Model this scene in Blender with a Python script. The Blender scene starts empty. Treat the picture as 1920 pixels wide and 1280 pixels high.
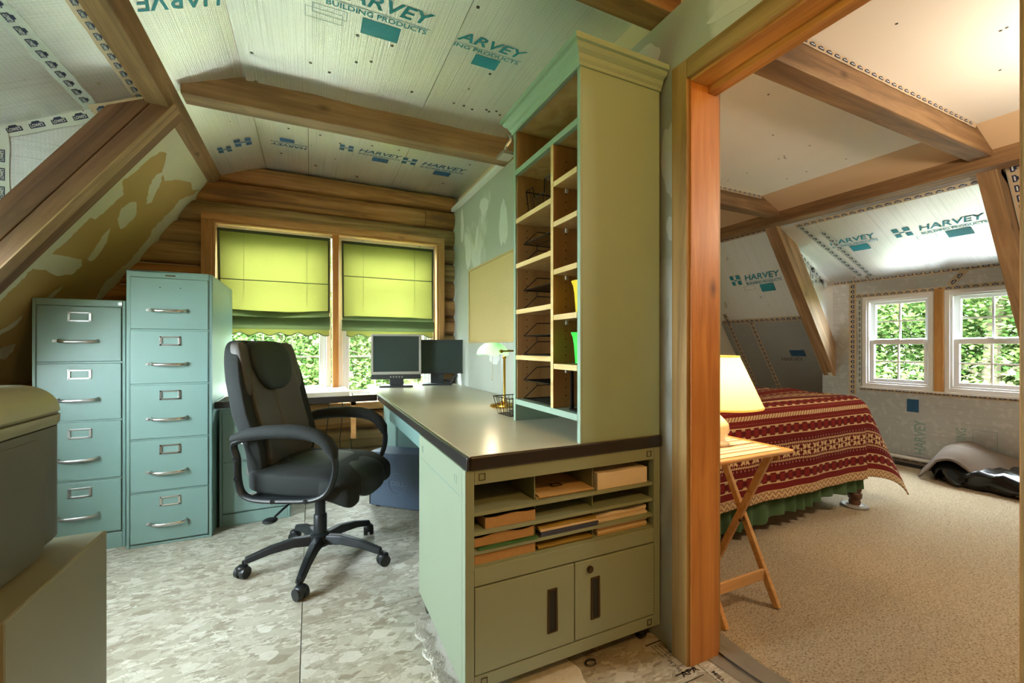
import bpy, bmesh, math, random
import numpy as np
from mathutils import Vector, Matrix
random.seed(7)
R = math.radians
C = bpy.context.scene.collection
SC = bpy.context.scene

# ---------------------------------------------------------------- camera
F_PX, HORIZON, CAM_H, YAW = 801.6, 650.0, 1.078, 25.2465
cam_d = bpy.data.cameras.new('camera'); cam = bpy.data.objects.new('camera', cam_d); C.objects.link(cam)
cam_d.sensor_width = 36; cam_d.lens = F_PX / 1920 * 36; cam_d.shift_y = (HORIZON - 640) / 1920
cam_d.clip_start = 0.02
cam.location = (0, 0, CAM_H); cam.rotation_euler = (R(90), 0, R(-YAW)); SC.camera = cam

# ---------------------------------------------------------------- sky, sun, exposure
world = bpy.data.worlds.new('overcast_sky'); SC.world = world; world.use_nodes = True
bg = world.node_tree.nodes['Background']
bg.inputs[0].default_value = (0.82, 0.93, 1.0, 1); bg.inputs[1].default_value = 30.0
sun_d = bpy.data.lights.new('sun', 'SUN'); sun_d.energy = 10.0; sun_d.angle = R(3); sun_d.color = (1, .95, .82)
sun = bpy.data.objects.new('sun', sun_d); C.objects.link(sun)
sun.rotation_euler = (R(26), R(-14), 0)
SC.view_settings.view_transform = 'Standard'; SC.view_settings.look = 'None'
SC.view_settings.gamma = 1; SC.view_settings.use_curve_mapping = False
SC.view_settings.exposure = 1.5

def portal(name, loc, rot, sx, sy):                       # sampling guide only: emits nothing itself
    d = bpy.data.lights.new(name, 'AREA'); d.shape = 'RECTANGLE'; d.size = sx; d.size_y = sy
    d.cycles.is_portal = True
    o = bpy.data.objects.new(name, d); C.objects.link(o); o.location = loc; o.rotation_euler = rot

# pixel -> point (distance always from a plane the thing touches)
_s, _c = math.sin(R(YAW)), math.cos(R(YAW))
def ray(u, v):
    a = (u - 960) / F_PX; b = -(v - HORIZON) / F_PX
    return Vector((_s + _c * a, _c - _s * a, b))
CAMP = Vector((0, 0, CAM_H))
def hit(u, v, p, n):
    d = ray(u, v); n = Vector(n); t = (Vector(p) - CAMP).dot(n) / d.dot(n)
    return CAMP + d * t

# ---------------------------------------------------------------- mesh helpers
class MB:
    def __init__(s): s.v = []; s.f = []
    def add(s, vs, fs):
        o = len(s.v); s.v += [tuple(p) for p in vs]; s.f += [tuple(i + o for i in q) for q in fs]; return s
    def box(s, x0, x1, y0, y1, z0, z1):
        return s.add([(x0,y0,z0),(x1,y0,z0),(x1,y1,z0),(x0,y1,z0),(x0,y0,z1),(x1,y0,z1),(x1,y1,z1),(x0,y1,z1)],
                     [(0,3,2,1),(4,5,6,7),(0,1,5,4),(1,2,6,5),(2,3,7,6),(3,0,4,7)])
    def hexa(s, p):                                        # 8 corners, order as box
        return s.add(p, [(0,3,2,1),(4,5,6,7),(0,1,5,4),(1,2,6,5),(2,3,7,6),(3,0,4,7)])
    def cyl(s, p0, p1, r0, r1=None, n=16):
        r1 = r0 if r1 is None else r1
        p0, p1 = Vector(p0), Vector(p1); a = (p1 - p0).normalized()
        u = a.orthogonal().normalized(); w = a.cross(u)
        vs = [];
        for p, r in ((p0, r0), (p1, r1)):
            for i in range(n):
                t = 2 * math.pi * i / n; vs.append(p + u * (r * math.cos(t)) + w * (r * math.sin(t)))
        fs = [(i, (i+1) % n, n + (i+1) % n, n + i) for i in range(n)] + [tuple(range(n))[::-1], tuple(range(n, 2*n))]
        return s.add(vs, fs)
    def tube(s, pts, r, n=6, closed=False, flat=None):
        pts = [Vector(p) for p in pts]; m = len(pts); vs = []
        prev = None
        for i, p in enumerate(pts):
            a = pts[(i+1) % m] - pts[i-1] if (closed or 0 < i < m-1) else (pts[1]-pts[0] if i == 0 else pts[-1]-pts[-2])
            a.normalize()
            u = flat.copy() if flat else (a.orthogonal() if prev is None else prev - a * prev.dot(a))
            u = (u - a * u.dot(a)).normalized(); prev = u; w = a.cross(u)
            rr = r[i] if isinstance(r, list) else r
            rx, ry = rr if isinstance(rr, tuple) else (rr, rr)
            for k in range(n):
                t = 2 * math.pi * k / n; vs.append(p + u * (rx * math.cos(t)) + w * (ry * math.sin(t)))
        fs = []
        for i in range(m if closed else m - 1):
            j = (i + 1) % m
            fs += [(i*n+k, i*n+(k+1) % n, j*n+(k+1) % n, j*n+k) for k in range(n)]
        if not closed: fs += [tuple(range(n))[::-1], tuple(range((m-1)*n, m*n))]
        return s.add(vs, fs)
    def lathe(s, prof, c=(0,0,0), n=24):
        vs = [(c[0]+r*math.cos(2*math.pi*k/n), c[1]+r*math.sin(2*math.pi*k/n), c[2]+z) for r, z in prof for k in range(n)]
        m = len(prof)
        fs = [(i*n+k, i*n+(k+1) % n, (i+1)*n+(k+1) % n, (i+1)*n+k) for i in range(m-1) for k in range(n)]
        if prof[0][0] > 1e-4: fs.append(tuple(range(n))[::-1])
        if prof[-1][0] > 1e-4: fs.append(tuple(range((m-1)*n, m*n)))
        return s.add(vs, fs)
    def prism(s, poly, d0, d1, fn):                        # fn(a, b, d) -> point
        n = len(poly); vs = [fn(a, b, d0) for a, b in poly] + [fn(a, b, d1) for a, b in poly]
        return s.add(vs, [tuple(range(n))[::-1], tuple(range(n, 2*n))] + [(i, (i+1) % n, n+(i+1) % n, n+i) for i in range(n)])
    def grid(s, fn, nu, nv, close_u=False):
        vs = [fn(i/nu, j/nv) for j in range(nv+1) for i in range(nu if close_u else nu+1)]
        w = nu if close_u else nu + 1
        return s.add(vs, [(j*w+i, j*w+(i+1) % w, (j+1)*w+(i+1) % w, (j+1)*w+i) for j in range(nv) for i in range(nu)])
    def sell(s, c, a, e1=.35, e2=.35, nu=28, nv=16, fn=None):   # rounded pad (superellipsoid)
        sp = lambda x, e: math.copysign(abs(x) ** e, x)
        def P(u, v):
            t = -math.pi + 2*math.pi*u; p = -math.pi/2 + math.pi*v
            q = Vector((a[0]*sp(math.cos(p),e1)*sp(math.cos(t),e2), a[1]*sp(math.cos(p),e1)*sp(math.sin(t),e2), a[2]*sp(math.sin(p),e1)))
            if fn: q = Vector(fn(q.x, q.y, q.z))
            return q + Vector(c)
        return s.grid(P, nu, nv, True)
    def build(s, name, mat, parent=None, smooth=False, bevel=0, loc=None, rot=None, recalc=True, seg=2):
        me = bpy.data.meshes.new(name); me.from_pydata(s.v, [], s.f); me.update()
        if recalc:
            b = bmesh.new(); b.from_mesh(me); bmesh.ops.remove_doubles(b, verts=b.verts, dist=1e-6)
            bmesh.ops.recalc_face_normals(b, faces=b.faces); b.to_mesh(me); b.free()
        if smooth:
            me.polygons.foreach_set('use_smooth', [True]*len(me.polygons)); me.set_sharp_from_angle(angle=R(40))
        return link(name, me, mat, parent, bevel, loc, rot, seg)

def link(name, me, mat, parent=None, bevel=0, loc=None, rot=None, seg=2):
    o = bpy.data.objects.new(name, me); C.objects.link(o)
    if mat is not None and not me.materials: me.materials.append(mat)
    if parent: o.parent = parent
    if loc: o.location = loc
    if rot: o.rotation_euler = rot
    if bevel:
        m = o.modifiers.new('bevel', 'BEVEL'); m.width = bevel; m.segments = seg; m.limit_method = 'ANGLE'; m.angle_limit = R(40)
    return o
def box(name, b, mat, parent=None, bevel=0, **k): return MB().box(*b).build(name, mat, parent, bevel=bevel, **k)
def tag(o, label, cat=None, group=None, kind=None):
    o['label'] = label
    if cat: o['category'] = cat
    if group: o['group'] = group
    if kind: o['kind'] = kind
    return o
def thing(name, label, cat, loc=(0,0,0), rz=0, group=None, kind=None):
    o = bpy.data.objects.new(name, None); C.objects.link(o); o.location = loc; o.rotation_euler = (0,0,rz)
    o.empty_display_size = .05
    return tag(o, label, cat, group, kind)
def copy_tree(o, parent=None):
    c = o.copy(); C.objects.link(c)
    if parent: c.parent = parent
    for ch in list(o.children): copy_tree(ch, c)
    return c

# ---------------------------------------------------------------- materials
def lin(c):
    if isinstance(c, str): c = tuple(int(c[i:i+2], 16)/255 for i in (0, 2, 4))
    return tuple(x/12.92 if x <= .04045 else ((x+.055)/1.055)**2.4 for x in c) + (1,)
class N:
    def __init__(s, name):
        s.m = bpy.data.materials.new(name); s.m.use_nodes = True; s.t = s.m.node_tree
        s.b = s.t.nodes['Principled BSDF']; s.out = s.t.nodes['Material Output']
    def n(s, typ, ins=None, **props):
        x = s.t.nodes.new('ShaderNode' + typ)
        for k, v in props.items(): setattr(x, k, v)
        for k, v in (ins or {}).items():
            if isinstance(v, bpy.types.NodeSocket): s.t.links.new(v, x.inputs[k])
            else: x.inputs[k].default_value = v
        return x
    def co(s, scale=(1,1,1), rot=(0,0,0), rnd=True, kind='Object'):
        tc = s.n('TexCoord'); v = tc.outputs[kind]
        if rnd:
            oi = s.n('ObjectInfo'); ad = s.n('VectorMath', {0: v}, operation='ADD')
            cm = s.n('CombineXYZ', {0: s.math('MULTIPLY', oi.outputs['Random'], 13.7), 1: s.math('MULTIPLY', oi.outputs['Random'], 7.3), 2: s.math('MULTIPLY', oi.outputs['Random'], 5.1)})
            s.t.links.new(cm.outputs[0], ad.inputs[1]); v = ad.outputs[0]
        return s.n('Mapping', {0: v, 'Scale': scale, 'Rotation': rot}).outputs[0]
    def math(s, op, a, b=0.0, clamp=False):
        x = s.n('Math', {0: a, 1: b}, operation=op, use_clamp=clamp); return x.outputs[0]
    def ramp(s, fac, stops, interp='LINEAR'):
        x = s.n('ValToRGB', {0: fac}); cr = x.color_ramp; cr.interpolation = interp
        while len(cr.elements) < len(stops): cr.elements.new(.5)
        for e, (p, c) in zip(cr.elements, stops): e.position = p; e.color = lin(c) if not isinstance(c, float) else (c,c,c,1)
        return x.outputs[0]
    def mix(s, fac, a, b, blend='MIX'):
        x = s.n('Mix', data_type='RGBA', blend_type=blend)
        for i, v in ((0, fac), (6, a), (7, b)):
            if isinstance(v, bpy.types.NodeSocket): s.t.links.new(v, x.inputs[i])
            else: x.inputs[i].default_value = v if i == 0 else (lin(v) if isinstance(v, str) else v)
        return x.outputs[2]
    def set(s, **k):
        for key, v in k.items():
            i = s.b.inputs[{'color':'Base Color','rough':'Roughness','metal':'Metallic','normal':'Normal','trans':'Transmission Weight','coat':'Coat Weight','spec':'Specular IOR Level','emit':'Emission Color','estr':'Emission Strength','alpha':'Alpha'}[key]]
            if isinstance(v, bpy.types.NodeSocket): s.t.links.new(v, i)
            else: i.default_value = lin(v) if isinstance(v, str) else v
        return s
    def bump(s, h, strength=.3, dist=.01):
        return s.n('Bump', {'Height': h, 'Strength': strength, 'Distance': dist}).outputs[0]

_mc = {}
def paint(name, col, rough=.45, metal=0, var=.06, scale=6, bump=0, bscale=200):
    if name in _mc: return _mc[name]
    m = N(name); nz = m.n('TexNoise', {'Vector': m.co(), 'Scale': scale, 'Detail': 4})
    c = lin(col)
    lo = tuple(x*(1-var) for x in c[:3])+(1,); hi = tuple(min(1, x*(1+var)) for x in c[:3])+(1,)
    m.set(color=m.mix(nz.outputs[0], lo, hi), rough=rough, metal=metal)
    if bump: m.set(normal=m.bump(m.n('TexNoise', {'Vector': m.co(), 'Scale': bscale, 'Detail': 2}).outputs[0], bump, .003))
    _mc[name] = m.m; return m.m
def wood(name, dark, mid, light, axis='X', grain=18, rough=.55, knots=True, rndrot=0):
    m = N(name); sc = [grain]*3; sc['XYZ'.index(axis)] = grain*.07
    v = m.co(tuple(sc))
    nz = m.n('TexNoise', {'Vector': v, 'Scale': 1.0, 'Detail': 7, 'Roughness': .62, 'Distortion': .9})
    col = m.ramp(nz.outputs[0], [(.30, dark), (.5, mid), (.72, light)])
    big = m.n('TexNoise', {'Vector': m.co((1.5,1.5,1.5)), 'Scale': 1.2, 'Detail': 3})
    col = m.mix(m.math('MULTIPLY', m.math('SUBTRACT', big.outputs[0], .5, True), 2.2, True), col, dark)
    if knots:
        ks = [5.0]*3; ks['XYZ'.index(axis)] = 2.4
        vo = m.n('TexVoronoi', {'Vector': m.co(tuple(ks)), 'Scale': 1.0})
        k = m.math('SUBTRACT', 1.0, m.math('MULTIPLY', vo.outputs['Distance'], 9.0), True)
        col = m.mix(m.math('MULTIPLY', k, .8), col, '3a1f10')
    m.set(color=col, rough=rough, normal=m.bump(nz.outputs[0], .18, .004))
    return m.m
# ---------------------------------------------------------------- material library
def m_foil(name, base=(.86,.88,.88), rough=.26, lines='X'):
    m = N(name); v = m.co(rnd=False)
    nz = m.n('TexNoise', {'Vector': v, 'Scale': 260, 'Detail': 3})
    big = m.n('TexNoise', {'Vector': v, 'Scale': 5, 'Detail': 4})
    st = [1.3]*3; st['XYZ'.index(lines)] = 260
    streak = m.n('TexNoise', {'Vector': m.n('Mapping', {0: v, 'Scale': tuple(st)}).outputs[0], 'Scale': 1.0, 'Detail': 3})
    w1 = m.n('TexWave', {'Vector': v, 'Scale': 22, 'Distortion': .6, 'Detail': 1}, bands_direction='X')
    w2 = m.n('TexWave', {'Vector': v, 'Scale': 22, 'Distortion': .6, 'Detail': 1}, bands_direction='Y')
    grid = m.math('MAXIMUM', m.math('GREATER_THAN', w1.outputs['Fac'], .97), m.math('GREATER_THAN', w2.outputs['Fac'], .97))
    c = lin('c4c8c6')
    col = m.mix(m.math('MULTIPLY', grid, .16), base+(1,), '6f7678')
    col = m.mix(m.math('MULTIPLY', m.math('MULTIPLY', m.math('SUBTRACT', streak.outputs[0], .56, True), 9.0, True), .22), col, '6d7880')
    rg = m.math('ADD', m.math('MULTIPLY', big.outputs[0], .22), rough - .05)
    hgt = m.math('ADD', m.math('MULTIPLY', nz.outputs[0], .35), m.math('MULTIPLY', big.outputs[0], 1.0))
    hgt = m.math('ADD', hgt, m.math('MULTIPLY', streak.outputs[0], .35))
    m.set(color=col, metal=.80, rough=rg, normal=m.bump(hgt, .38, .012))
    return m.m
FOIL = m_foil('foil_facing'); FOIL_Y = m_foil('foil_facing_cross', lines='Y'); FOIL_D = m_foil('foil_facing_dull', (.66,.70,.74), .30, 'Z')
FOIL_K = m_foil('foil_facing_dark_grey', (.42,.44,.46), .34, 'Z')  # darker base colour for the lower slope boards
INK = paint('foil_ink_teal', '1f8fa6', .5, 0, .18, 60)
INK_P = paint('foil_ink_pale', '93b0b4', .5, 0, .1, 60)
INK_D = paint('foil_ink_dark', '1d4f78', .5, 0, .15, 60)
NAVY = paint('tape_ink_navy', '1f2b4d', .5, 0, .1, 40)
SCREW = paint('screw_grey', '5a5c58', .4, .7)
TAPE = paint('tape_white', 'c3cdc9', .38, .15, .05, 20)
TAPE_B = paint('tape_beige', 'c2b096', .42, .1, .05, 20)
WHITE_TXT = paint('tape_white_print', 'd4dadb', .5)

def m_osb():
    m = N('osb_flakes'); v = m.co(rnd=True)
    wob = m.n('TexNoise', {'Vector': v, 'Scale': 7, 'Detail': 2})
    vv = m.n('VectorMath', {0: v, 1: m.n('VectorMath', {0: wob.outputs['Color'], 1: (.022,.022,.022)}, operation='MULTIPLY').outputs[0]}, operation='ADD').outputs[0]
    cols = []
    for sc, an, sx in ((27, .4, 2.0), (44, 1.3, 2.6), (17, 2.2, 1.7)):
        mp = m.n('Mapping', {0: vv, 'Scale': (1, sx, 1), 'Rotation': (0, 0, an)}).outputs[0]
        vo = m.n('TexVoronoi', {'Vector': mp, 'Scale': sc}, distance='CHEBYCHEV')
        sep = m.n('SeparateColor', {0: vo.outputs['Color']})
        gr = m.n('TexNoise', {'Vector': m.n('Mapping', {0: vv, 'Scale': (14, 170, 14), 'Rotation': (0, 0, an)}).outputs[0], 'Scale': 1, 'Detail': 3})
        fac = m.math('ADD', m.math('MULTIPLY', sep.outputs[0], .75), m.math('MULTIPLY', gr.outputs[0], .25))
        cols.append((m.ramp(fac, [(.06, '837b68'), (.28, '9f9a88'), (.62, 'b0ad9c'), (.92, 'cbcabe')]), sep.outputs[1], vo))
    col = m.mix(m.math('GREATER_THAN', cols[1][1], .55), cols[0][0], cols[1][0])
    col = m.mix(m.math('GREATER_THAN', cols[2][1], .62), col, cols[2][0])
    dn = m.n('TexNoise', {'Vector': v, 'Scale': 1.3, 'Detail': 4})
    col = m.mix(m.math('MULTIPLY', m.math('SUBTRACT', dn.outputs[0], .45, True), 1.6, True), col, '8a7f6d', 'MIX')
    edge = m.n('TexVoronoi', {'Vector': vv, 'Scale': 34}, feature='DISTANCE_TO_EDGE')
    crack = m.math('MULTIPLY', m.math('LESS_THAN', edge.outputs['Distance'], .018), .38)
    fine = m.n('TexNoise', {'Vector': v, 'Scale': 9, 'Detail': 5})
    crack = m.math('MULTIPLY', crack, m.math('GREATER_THAN', fine.outputs[0], .52))
    col = m.mix(crack, col, '5d4b36')
    m.set(color=col, rough=.62, normal=m.bump(m.math('ADD', cols[0][1], m.math('MULTIPLY', edge.outputs['Distance'], 1.5)), .25, .004))
    return m.m
OSB = m_osb()
def m_carpet():
    m = N('carpet_berber'); v = m.co(rnd=False)
    vo = m.n('TexVoronoi', {'Vector': m.n('Mapping', {0: v, 'Scale': (1, 1.35, 1)}).outputs[0], 'Scale': 150, 'Randomness': .55})
    n2 = m.n('TexNoise', {'Vector': v, 'Scale': 150, 'Detail': 3}); n3 = m.n('TexNoise', {'Vector': v, 'Scale': 2.2, 'Detail': 3})
    col = m.ramp(n2.outputs[0], [(.34, '7d6c52'), (.44, 'b5a286'), (.6, 'c8b89c'), (.8, 'd8ccb2')])
    col = m.mix(m.math('MULTIPLY', vo.outputs['Distance'], .42), col, '7c6b52')
    col = m.mix(m.math('MULTIPLY', n3.outputs[0], .25), col, 'a8977c')
    m.set(color=col, rough=.95, spec=.1, normal=m.bump(m.math('SUBTRACT', 1.0, vo.outputs['Distance']), .8, .006))
    return m.m
CARPET = m_carpet()
def m_drywall(name, base, patch, scale=2.2, thr=.53, stretch=(1,1,.6)):
    m = N(name); v = m.co(stretch, rnd=True)
    nz = m.n('TexNoise', {'Vector': v, 'Scale': scale, 'Detail': 5, 'Roughness': .5, 'Distortion': .4})
    k = m.math('MULTIPLY', m.math('SUBTRACT', nz.outputs[0], thr), 16, True)
    fine = m.n('TexNoise', {'Vector': v, 'Scale': 35, 'Detail': 3})
    col = m.mix(k, base, patch); col = m.mix(m.math('MULTIPLY', fine.outputs[0], .10), col, '8f9a92')
    m.set(color=col, rough=.85, normal=m.bump(k, .08, .004))
    return m.m
DRY_PART = m_drywall('drywall_skimmed', 'a7aca0', 'c6cbc6')
DRY_CEIL = paint('drywall_white', 'ebe8e4', .9, 0, .03, 3)
DRY_TAN = paint('drywall_raw_tan', 'a58a52', .9, 0, .08, 4)
DRY_STRIP = paint('drywall_warm', 'd2b694', .9, 0, .03, 4)
MUD = paint('joint_compound', 'bdbb9f', .85, 0, .08, 9, .1, 60)

LOG = wood('log_brown', '5a3a18', '976a36', 'b98d58', 'X', 14, .6)
LOG_G = wood('log_grey_brown', '5e4a28', '967a4c', 'b59c6e', 'X', 14, .65)
BEAM = wood('beam_brown', '5d452b', '836444', 'a3855e', 'X', 16, .6)
BEAM_Y = wood('beam_brown_y', '5d452b', '826240', 'a08058', 'Y', 16, .6)
RAFT = wood('rafter_dark', '4a3020', '6d4c35', '8a6a4a', 'X', 12, .65)
RAFT_L = wood('rafter_light', '665032', '937350', 'b0906a', 'X', 16, .6)
PINE_X = wood('pine_x', '9a6f3c', 'b98a50', 'cda468', 'X', 20, .5)
PINE_Y = wood('pine_y', '9a6f3c', 'b98a50', 'cda468', 'Y', 20, .5)
PINE_Z = wood('pine_z', '8e6534', 'b08049', 'c79a5e', 'Z', 20, .5)
CASE_Z = wood('casing_z', '6a4f26', '9a7a44', 'b5945c', 'Z', 10, .5, False)
CASE_Y = wood('casing_y', '6a4f26', '9a7a44', 'b5945c', 'Y', 10, .5, False)
JAMB_Z = wood('jamb_z', 'a0662f', 'bd803f', 'cf9650', 'Z', 22, .42)
JAMB_Y = wood('jamb_y', 'a0662f', 'c08746', 'd29c58', 'Y', 22, .42)
MAPLE = wood('maple_ply', 'a88250', 'c09a64', 'cfae7c', 'Z', 9, .45, False)
MAPLE_Y = wood('maple_edge', 'c9a868', 'd8bb80', 'e6cf9c', 'Y', 18, .45, False)
BIRCH = wood('tray_birch', 'c08848', 'd6a568', 'e4bc84', 'X', 22, .4, False)
LEGWOOD = wood('bed_leg_wood', '4c2e1c', '6d4730', '84593e', 'Z', 20, .35, False)

SAGE = paint('metal_sage', '6f8d87', .42, 0, .05, 3, .06, 350)
SAGE_MOB = paint('metal_sage_olive', '8c9880', .45, 0, .05, 5, .05, 300)
MINT = paint('paint_mint', '93ac98', .5, 0, .04, 5)
TEAL = paint('metal_teal', '7f9c94', .42, 0, .05, 3, .06, 350)
DARKGAP = paint('shadow_gap_dark', '22261f', .8)
CHROME = paint('chrome', 'c9c9c4', .22, .95, .03)
STEEL = paint('steel_dull', 'a9aaa6', .35, .8, .05)
BRASS = paint('brass', 'b8923f', .25, 1, .06)
BLACK = paint('black_plastic', '1b1f20', .42, 0, .1, 30)
BLACKG = paint('black_gloss', '141517', .22)
BRONZE = paint('bronze_pull', '4b3c26', .4, .6)
BAND = paint('black_edge_band', '2a2724', .32, 0, .12, 30)
LAMIN = paint('laminate_grey_beige', 'bdb8a4', .27, 0, .04, 8)
SCREEN = paint('screen_dark', '35433f', .22)  # teal grey tone imitates the room reflected in the screens
SILVER = paint('monitor_silver', 'a2a29a', .4, .2)
MONBLK = paint('monitor_black', '2c3234', .4)
PCBLUE = paint('pc_slate', '46566a', .5, 0, .05, 40, .05, 400)
VINYL = paint('vinyl_white', 'd9dadb', .35, 0, .02)
WIRE = paint('wire_black', '1d1c1b', .35, .4)
PLGREY = paint('machine_grey', '474b43', .5, 0, .04, 20, .06, 500)
PLLID = paint('machine_lid', '7a826f', .42, 0, .04, 20, .05, 400)
FGCAB = paint('metal_olive_grey', '6a6b56', .38, 0, .05, 3, .04, 300)
CORK = paint('cork_tan', 'b9a56e', .9, 0, .10, 90, .15, 220)
CORKF = paint('cork_frame', 'b59c62', .5)
PAPER = paint('paper_cream', 'd6c4a2', .85, 0, .06, 60)
PAPERW = paint('paper_white', 'e2d6c2', .85, 0, .04, 60)
KRAFT = paint('paper_kraft', 'c4a673', .85, 0, .08, 60)
PAGEB = paint('pages_brown', 'b08d5e', .9, 0, .12, 90)
YELP = paint('folder_ochre', '9c8236', .7); OLIVEP = paint('folder_olive', '6e6433', .7)
BLUEP = paint('magazine_blue', '3a4258', .5); GREENP = paint('folder_green', '3c6a3c', .6); BLKC = paint('cover_black', '25211d', .5)
PLY_Y = paint('cup_yellow', 'ecd02a', .4); PLG = paint('cup_green', '3fdc4a', .4)
CHAIRM = paint('chair_mesh_charcoal', '151b1a', .85, 0, .15, 60, .35, 420)
CHAIRB = paint('chair_leather_brown', '443f39', .55, 0, .12, 8, .12, 160)
CHAIRH = paint('chair_headrest_green_black', '18221d', .6, 0, .1, 12, .1, 200)
CHAIRP = paint('chair_plastic', '171c1f', .42, 0, .08, 25)
RUG = paint('rug_shag', 'cfccc0', .95, 0, .12, 60, .3, 260)
DUCT = paint('duct_tape_grey', '8d887c', .35, .3, .1, 20, .2, 40)
SKIRT = paint('bed_skirt_green', '44603c', .9, 0, .1, 10)
FLEECE = paint('fleece_cream', 'd6c0a4', .95, 0, .08, 60, .5, 160)
GREYB = paint('blanket_grey', '776b60', .95, 0, .06, 8, .2, 200)
BAGBLK = paint('bag_black_plastic', '121312', .2, 0, .1, 5)
SKIN_W = paint('ceramic_white', 'e6dfd2', .25)
GRASS = paint('lawn_green', '4c6a2c', .95, 0, .25, 2)
BARK = paint('bark_grey_brown', '6a5f4e', .9, 0, .2, 12)
CLEARP = paint('plastic_clear_grey', 'c7cbc4', .3)
WALLPLAIN = paint('wall_plain', 'b9b6a6', .9)
ROOFING = paint('roof_boards', '6b5640', .9)

def m_glass():
    m = N('window_glass'); t = m.t
    tr = m.n('BsdfTransparent', {'Color': (.96, .98, .97, 1)}); gl = m.n('BsdfGlossy', {'Roughness': .02})
    fr = m.n('Fresnel', {'IOR': 1.25}); mx = m.n('MixShader', {0: fr.outputs[0], 1: tr.outputs[0], 2: gl.outputs[0]})
    t.links.new(mx.outputs[0], m.out.inputs[0]); return m.m
GLASS = m_glass()
def m_trans(name, col, back, fac=.55, weave=True):
    m = N(name); v = m.co(rnd=False)
    w = m.n('TexNoise', {'Vector': m.n('Mapping', {0: v, 'Scale': (60, 60, 420)}).outputs[0], 'Scale': 1, 'Detail': 3})
    c1 = m.mix(m.math('MULTIPLY', w.outputs[0], .5), col, tuple(x*.55 for x in lin(col)[:3])+(1,)) if weave else lin(col)
    d = m.n('BsdfDiffuse', {'Color': c1}); tl = m.n('BsdfTranslucent', {'Color': lin(back)})
    mx = m.n('MixShader', {0: fac, 1: d.outputs[0], 2: tl.outputs[0]})
    m.t.links.new(mx.outputs[0], m.out.inputs[0]); return m.m
SHADE = m_trans('shade_fabric_lime', '83824a', '6a6a30', .34)
SHADE_T = paint('shade_trim_green', '3f4a35', .9); SHADE_F = m_trans('shade_fold_green', '55664a', '6d7a48', .12)
LAMPSH = m_trans('lamp_shade_pleat', 'f0e2bc', 'ffe9b8', .6, False)
def m_leaf(name, a, b):
    m = N(name); oi = m.n('NewGeometry'); rn = oi.outputs['Random Per Island']
    c = m.ramp(rn, [(0, a), (1, b)])
    d = m.n('BsdfDiffuse', {'Color': c}); tl = m.n('BsdfTranslucent', {'Color': c})
    mx = m.n('MixShader', {0: .3, 1: d.outputs[0], 2: tl.outputs[0]}); m.t.links.new(mx.outputs[0], m.out.inputs[0]); return m.m
LEAF_A = m_leaf('leaf_maple', '445a30', '828c58'); LEAF_B = m_leaf('leaf_dark', '34502a', '627c40'); LEAF_C = m_leaf('leaf_pale', '75824a', 'aea47c')

# ---------------------------------------------------------------- flat lettering
_tc = {}
def text_geo(s, size=1.0, shear=0.0, xs=1.0, spacing=1.0):
    k = (s, shear, spacing)
    if k not in _tc:
        cu = bpy.data.curves.new('t', 'FONT'); cu.body = s; cu.size = 1; cu.shear = shear; cu.space_character = spacing
        cu.offset = .018; cu.resolution_u = 2
        o = bpy.data.objects.new('t', cu); C.objects.link(o)
        bpy.context.view_layer.update()
        me = o.evaluated_get(bpy.context.evaluated_depsgraph_get()).to_mesh()
        _tc[k] = ([tuple(v.co) for v in me.vertices], [tuple(p.vertices) for p in me.polygons])
        bpy.data.objects.remove(o); bpy.data.curves.remove(cu)
    v, f = _tc[k]
    return [(x*size*xs, y*size) for x, y, z in v], f
def put_text(mb, s, org, ex, ey, size, width=None, shear=0, spacing=1.0):
    v, f = text_geo(s, size, shear, 1, spacing)
    x0 = min(p[0] for p in v); w = max(p[0] for p in v) - x0
    k = (width / w) if width else 1
    org, ex, ey = Vector(org), Vector(ex), Vector(ey)
    mb.add([org + ex*((x-x0)*k) + ey*y for x, y in v], f); return mb
def put_rect(mb, org, ex, ey, x0, x1, y0, y1):
    org, ex, ey = Vector(org), Vector(ex), Vector(ey)
    return mb.add([org+ex*a+ey*b for a, b in ((x0,y0),(x1,y0),(x1,y1),(x0,y1))], [(0,1,2,3)])
def put_frame(mb, org, ex, ey, x0, x1, y0, y1, t):
    for r in ((x0,x1,y0,y0+t),(x0,x1,y1-t,y1),(x0,x0+t,y0,y1),(x1-t,x1,y0,y1)): put_rect(mb, org, ex, ey, *r)
    return mb
def logo_h(mb, org, ex, ey, s):                            # two blocky bars with a stepped bridge
    for r in ((0,.34,.0,.42),(0,.34,.58,1.0),(.62,.98,.0,.42),(.62,.98,.58,1.0),(.34,.62,.44,.56)): put_rect(mb, org, ex, ey, *(q*s for q in r))
    return mb
def foil_print(parent, org, ex, ey, w, mat, second='BUILDING PRODUCTS', first='HARVEY', logo=True, rect=True, frame=True):
    """one printed block; org = baseline start of the big word, w = its width"""
    mb = MB(); put_text(mb, first, org, ex, ey, w*.235, w, .25)
    o2 = Vector(org) - Vector(ey)*(w*.10)
    put_rect(mb, o2, ex, ey, 0, w, w*.045, w*.052)
    put_text(mb, second, o2 - Vector(ey)*(w*.035), ex, ey, w*.095, w*.97)
    if logo: logo_h(mb, Vector(org) - Vector(ex)*(w*.42) - Vector(ey)*(w*.10), ex, ey, w*.30)
    if rect: put_rect(mb, org, ex, ey, w*.34, w*.72, -w*.40, -w*.17)
    mb.build('printed_lettering', mat, parent, recalc=False)
    if frame: put_frame(MB(), org, ex, ey, -w*.12, w*.2, -w*.30, -w*.17, w*.008).build('printed_frame', INK_P, parent, recalc=False)
_gable = [(-.5,-.32),(.5,-.32),(.5,.12),(.30,.16),(.22,.34),(-.22,.34),(-.30,.16),(-.5,.12)]
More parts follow.
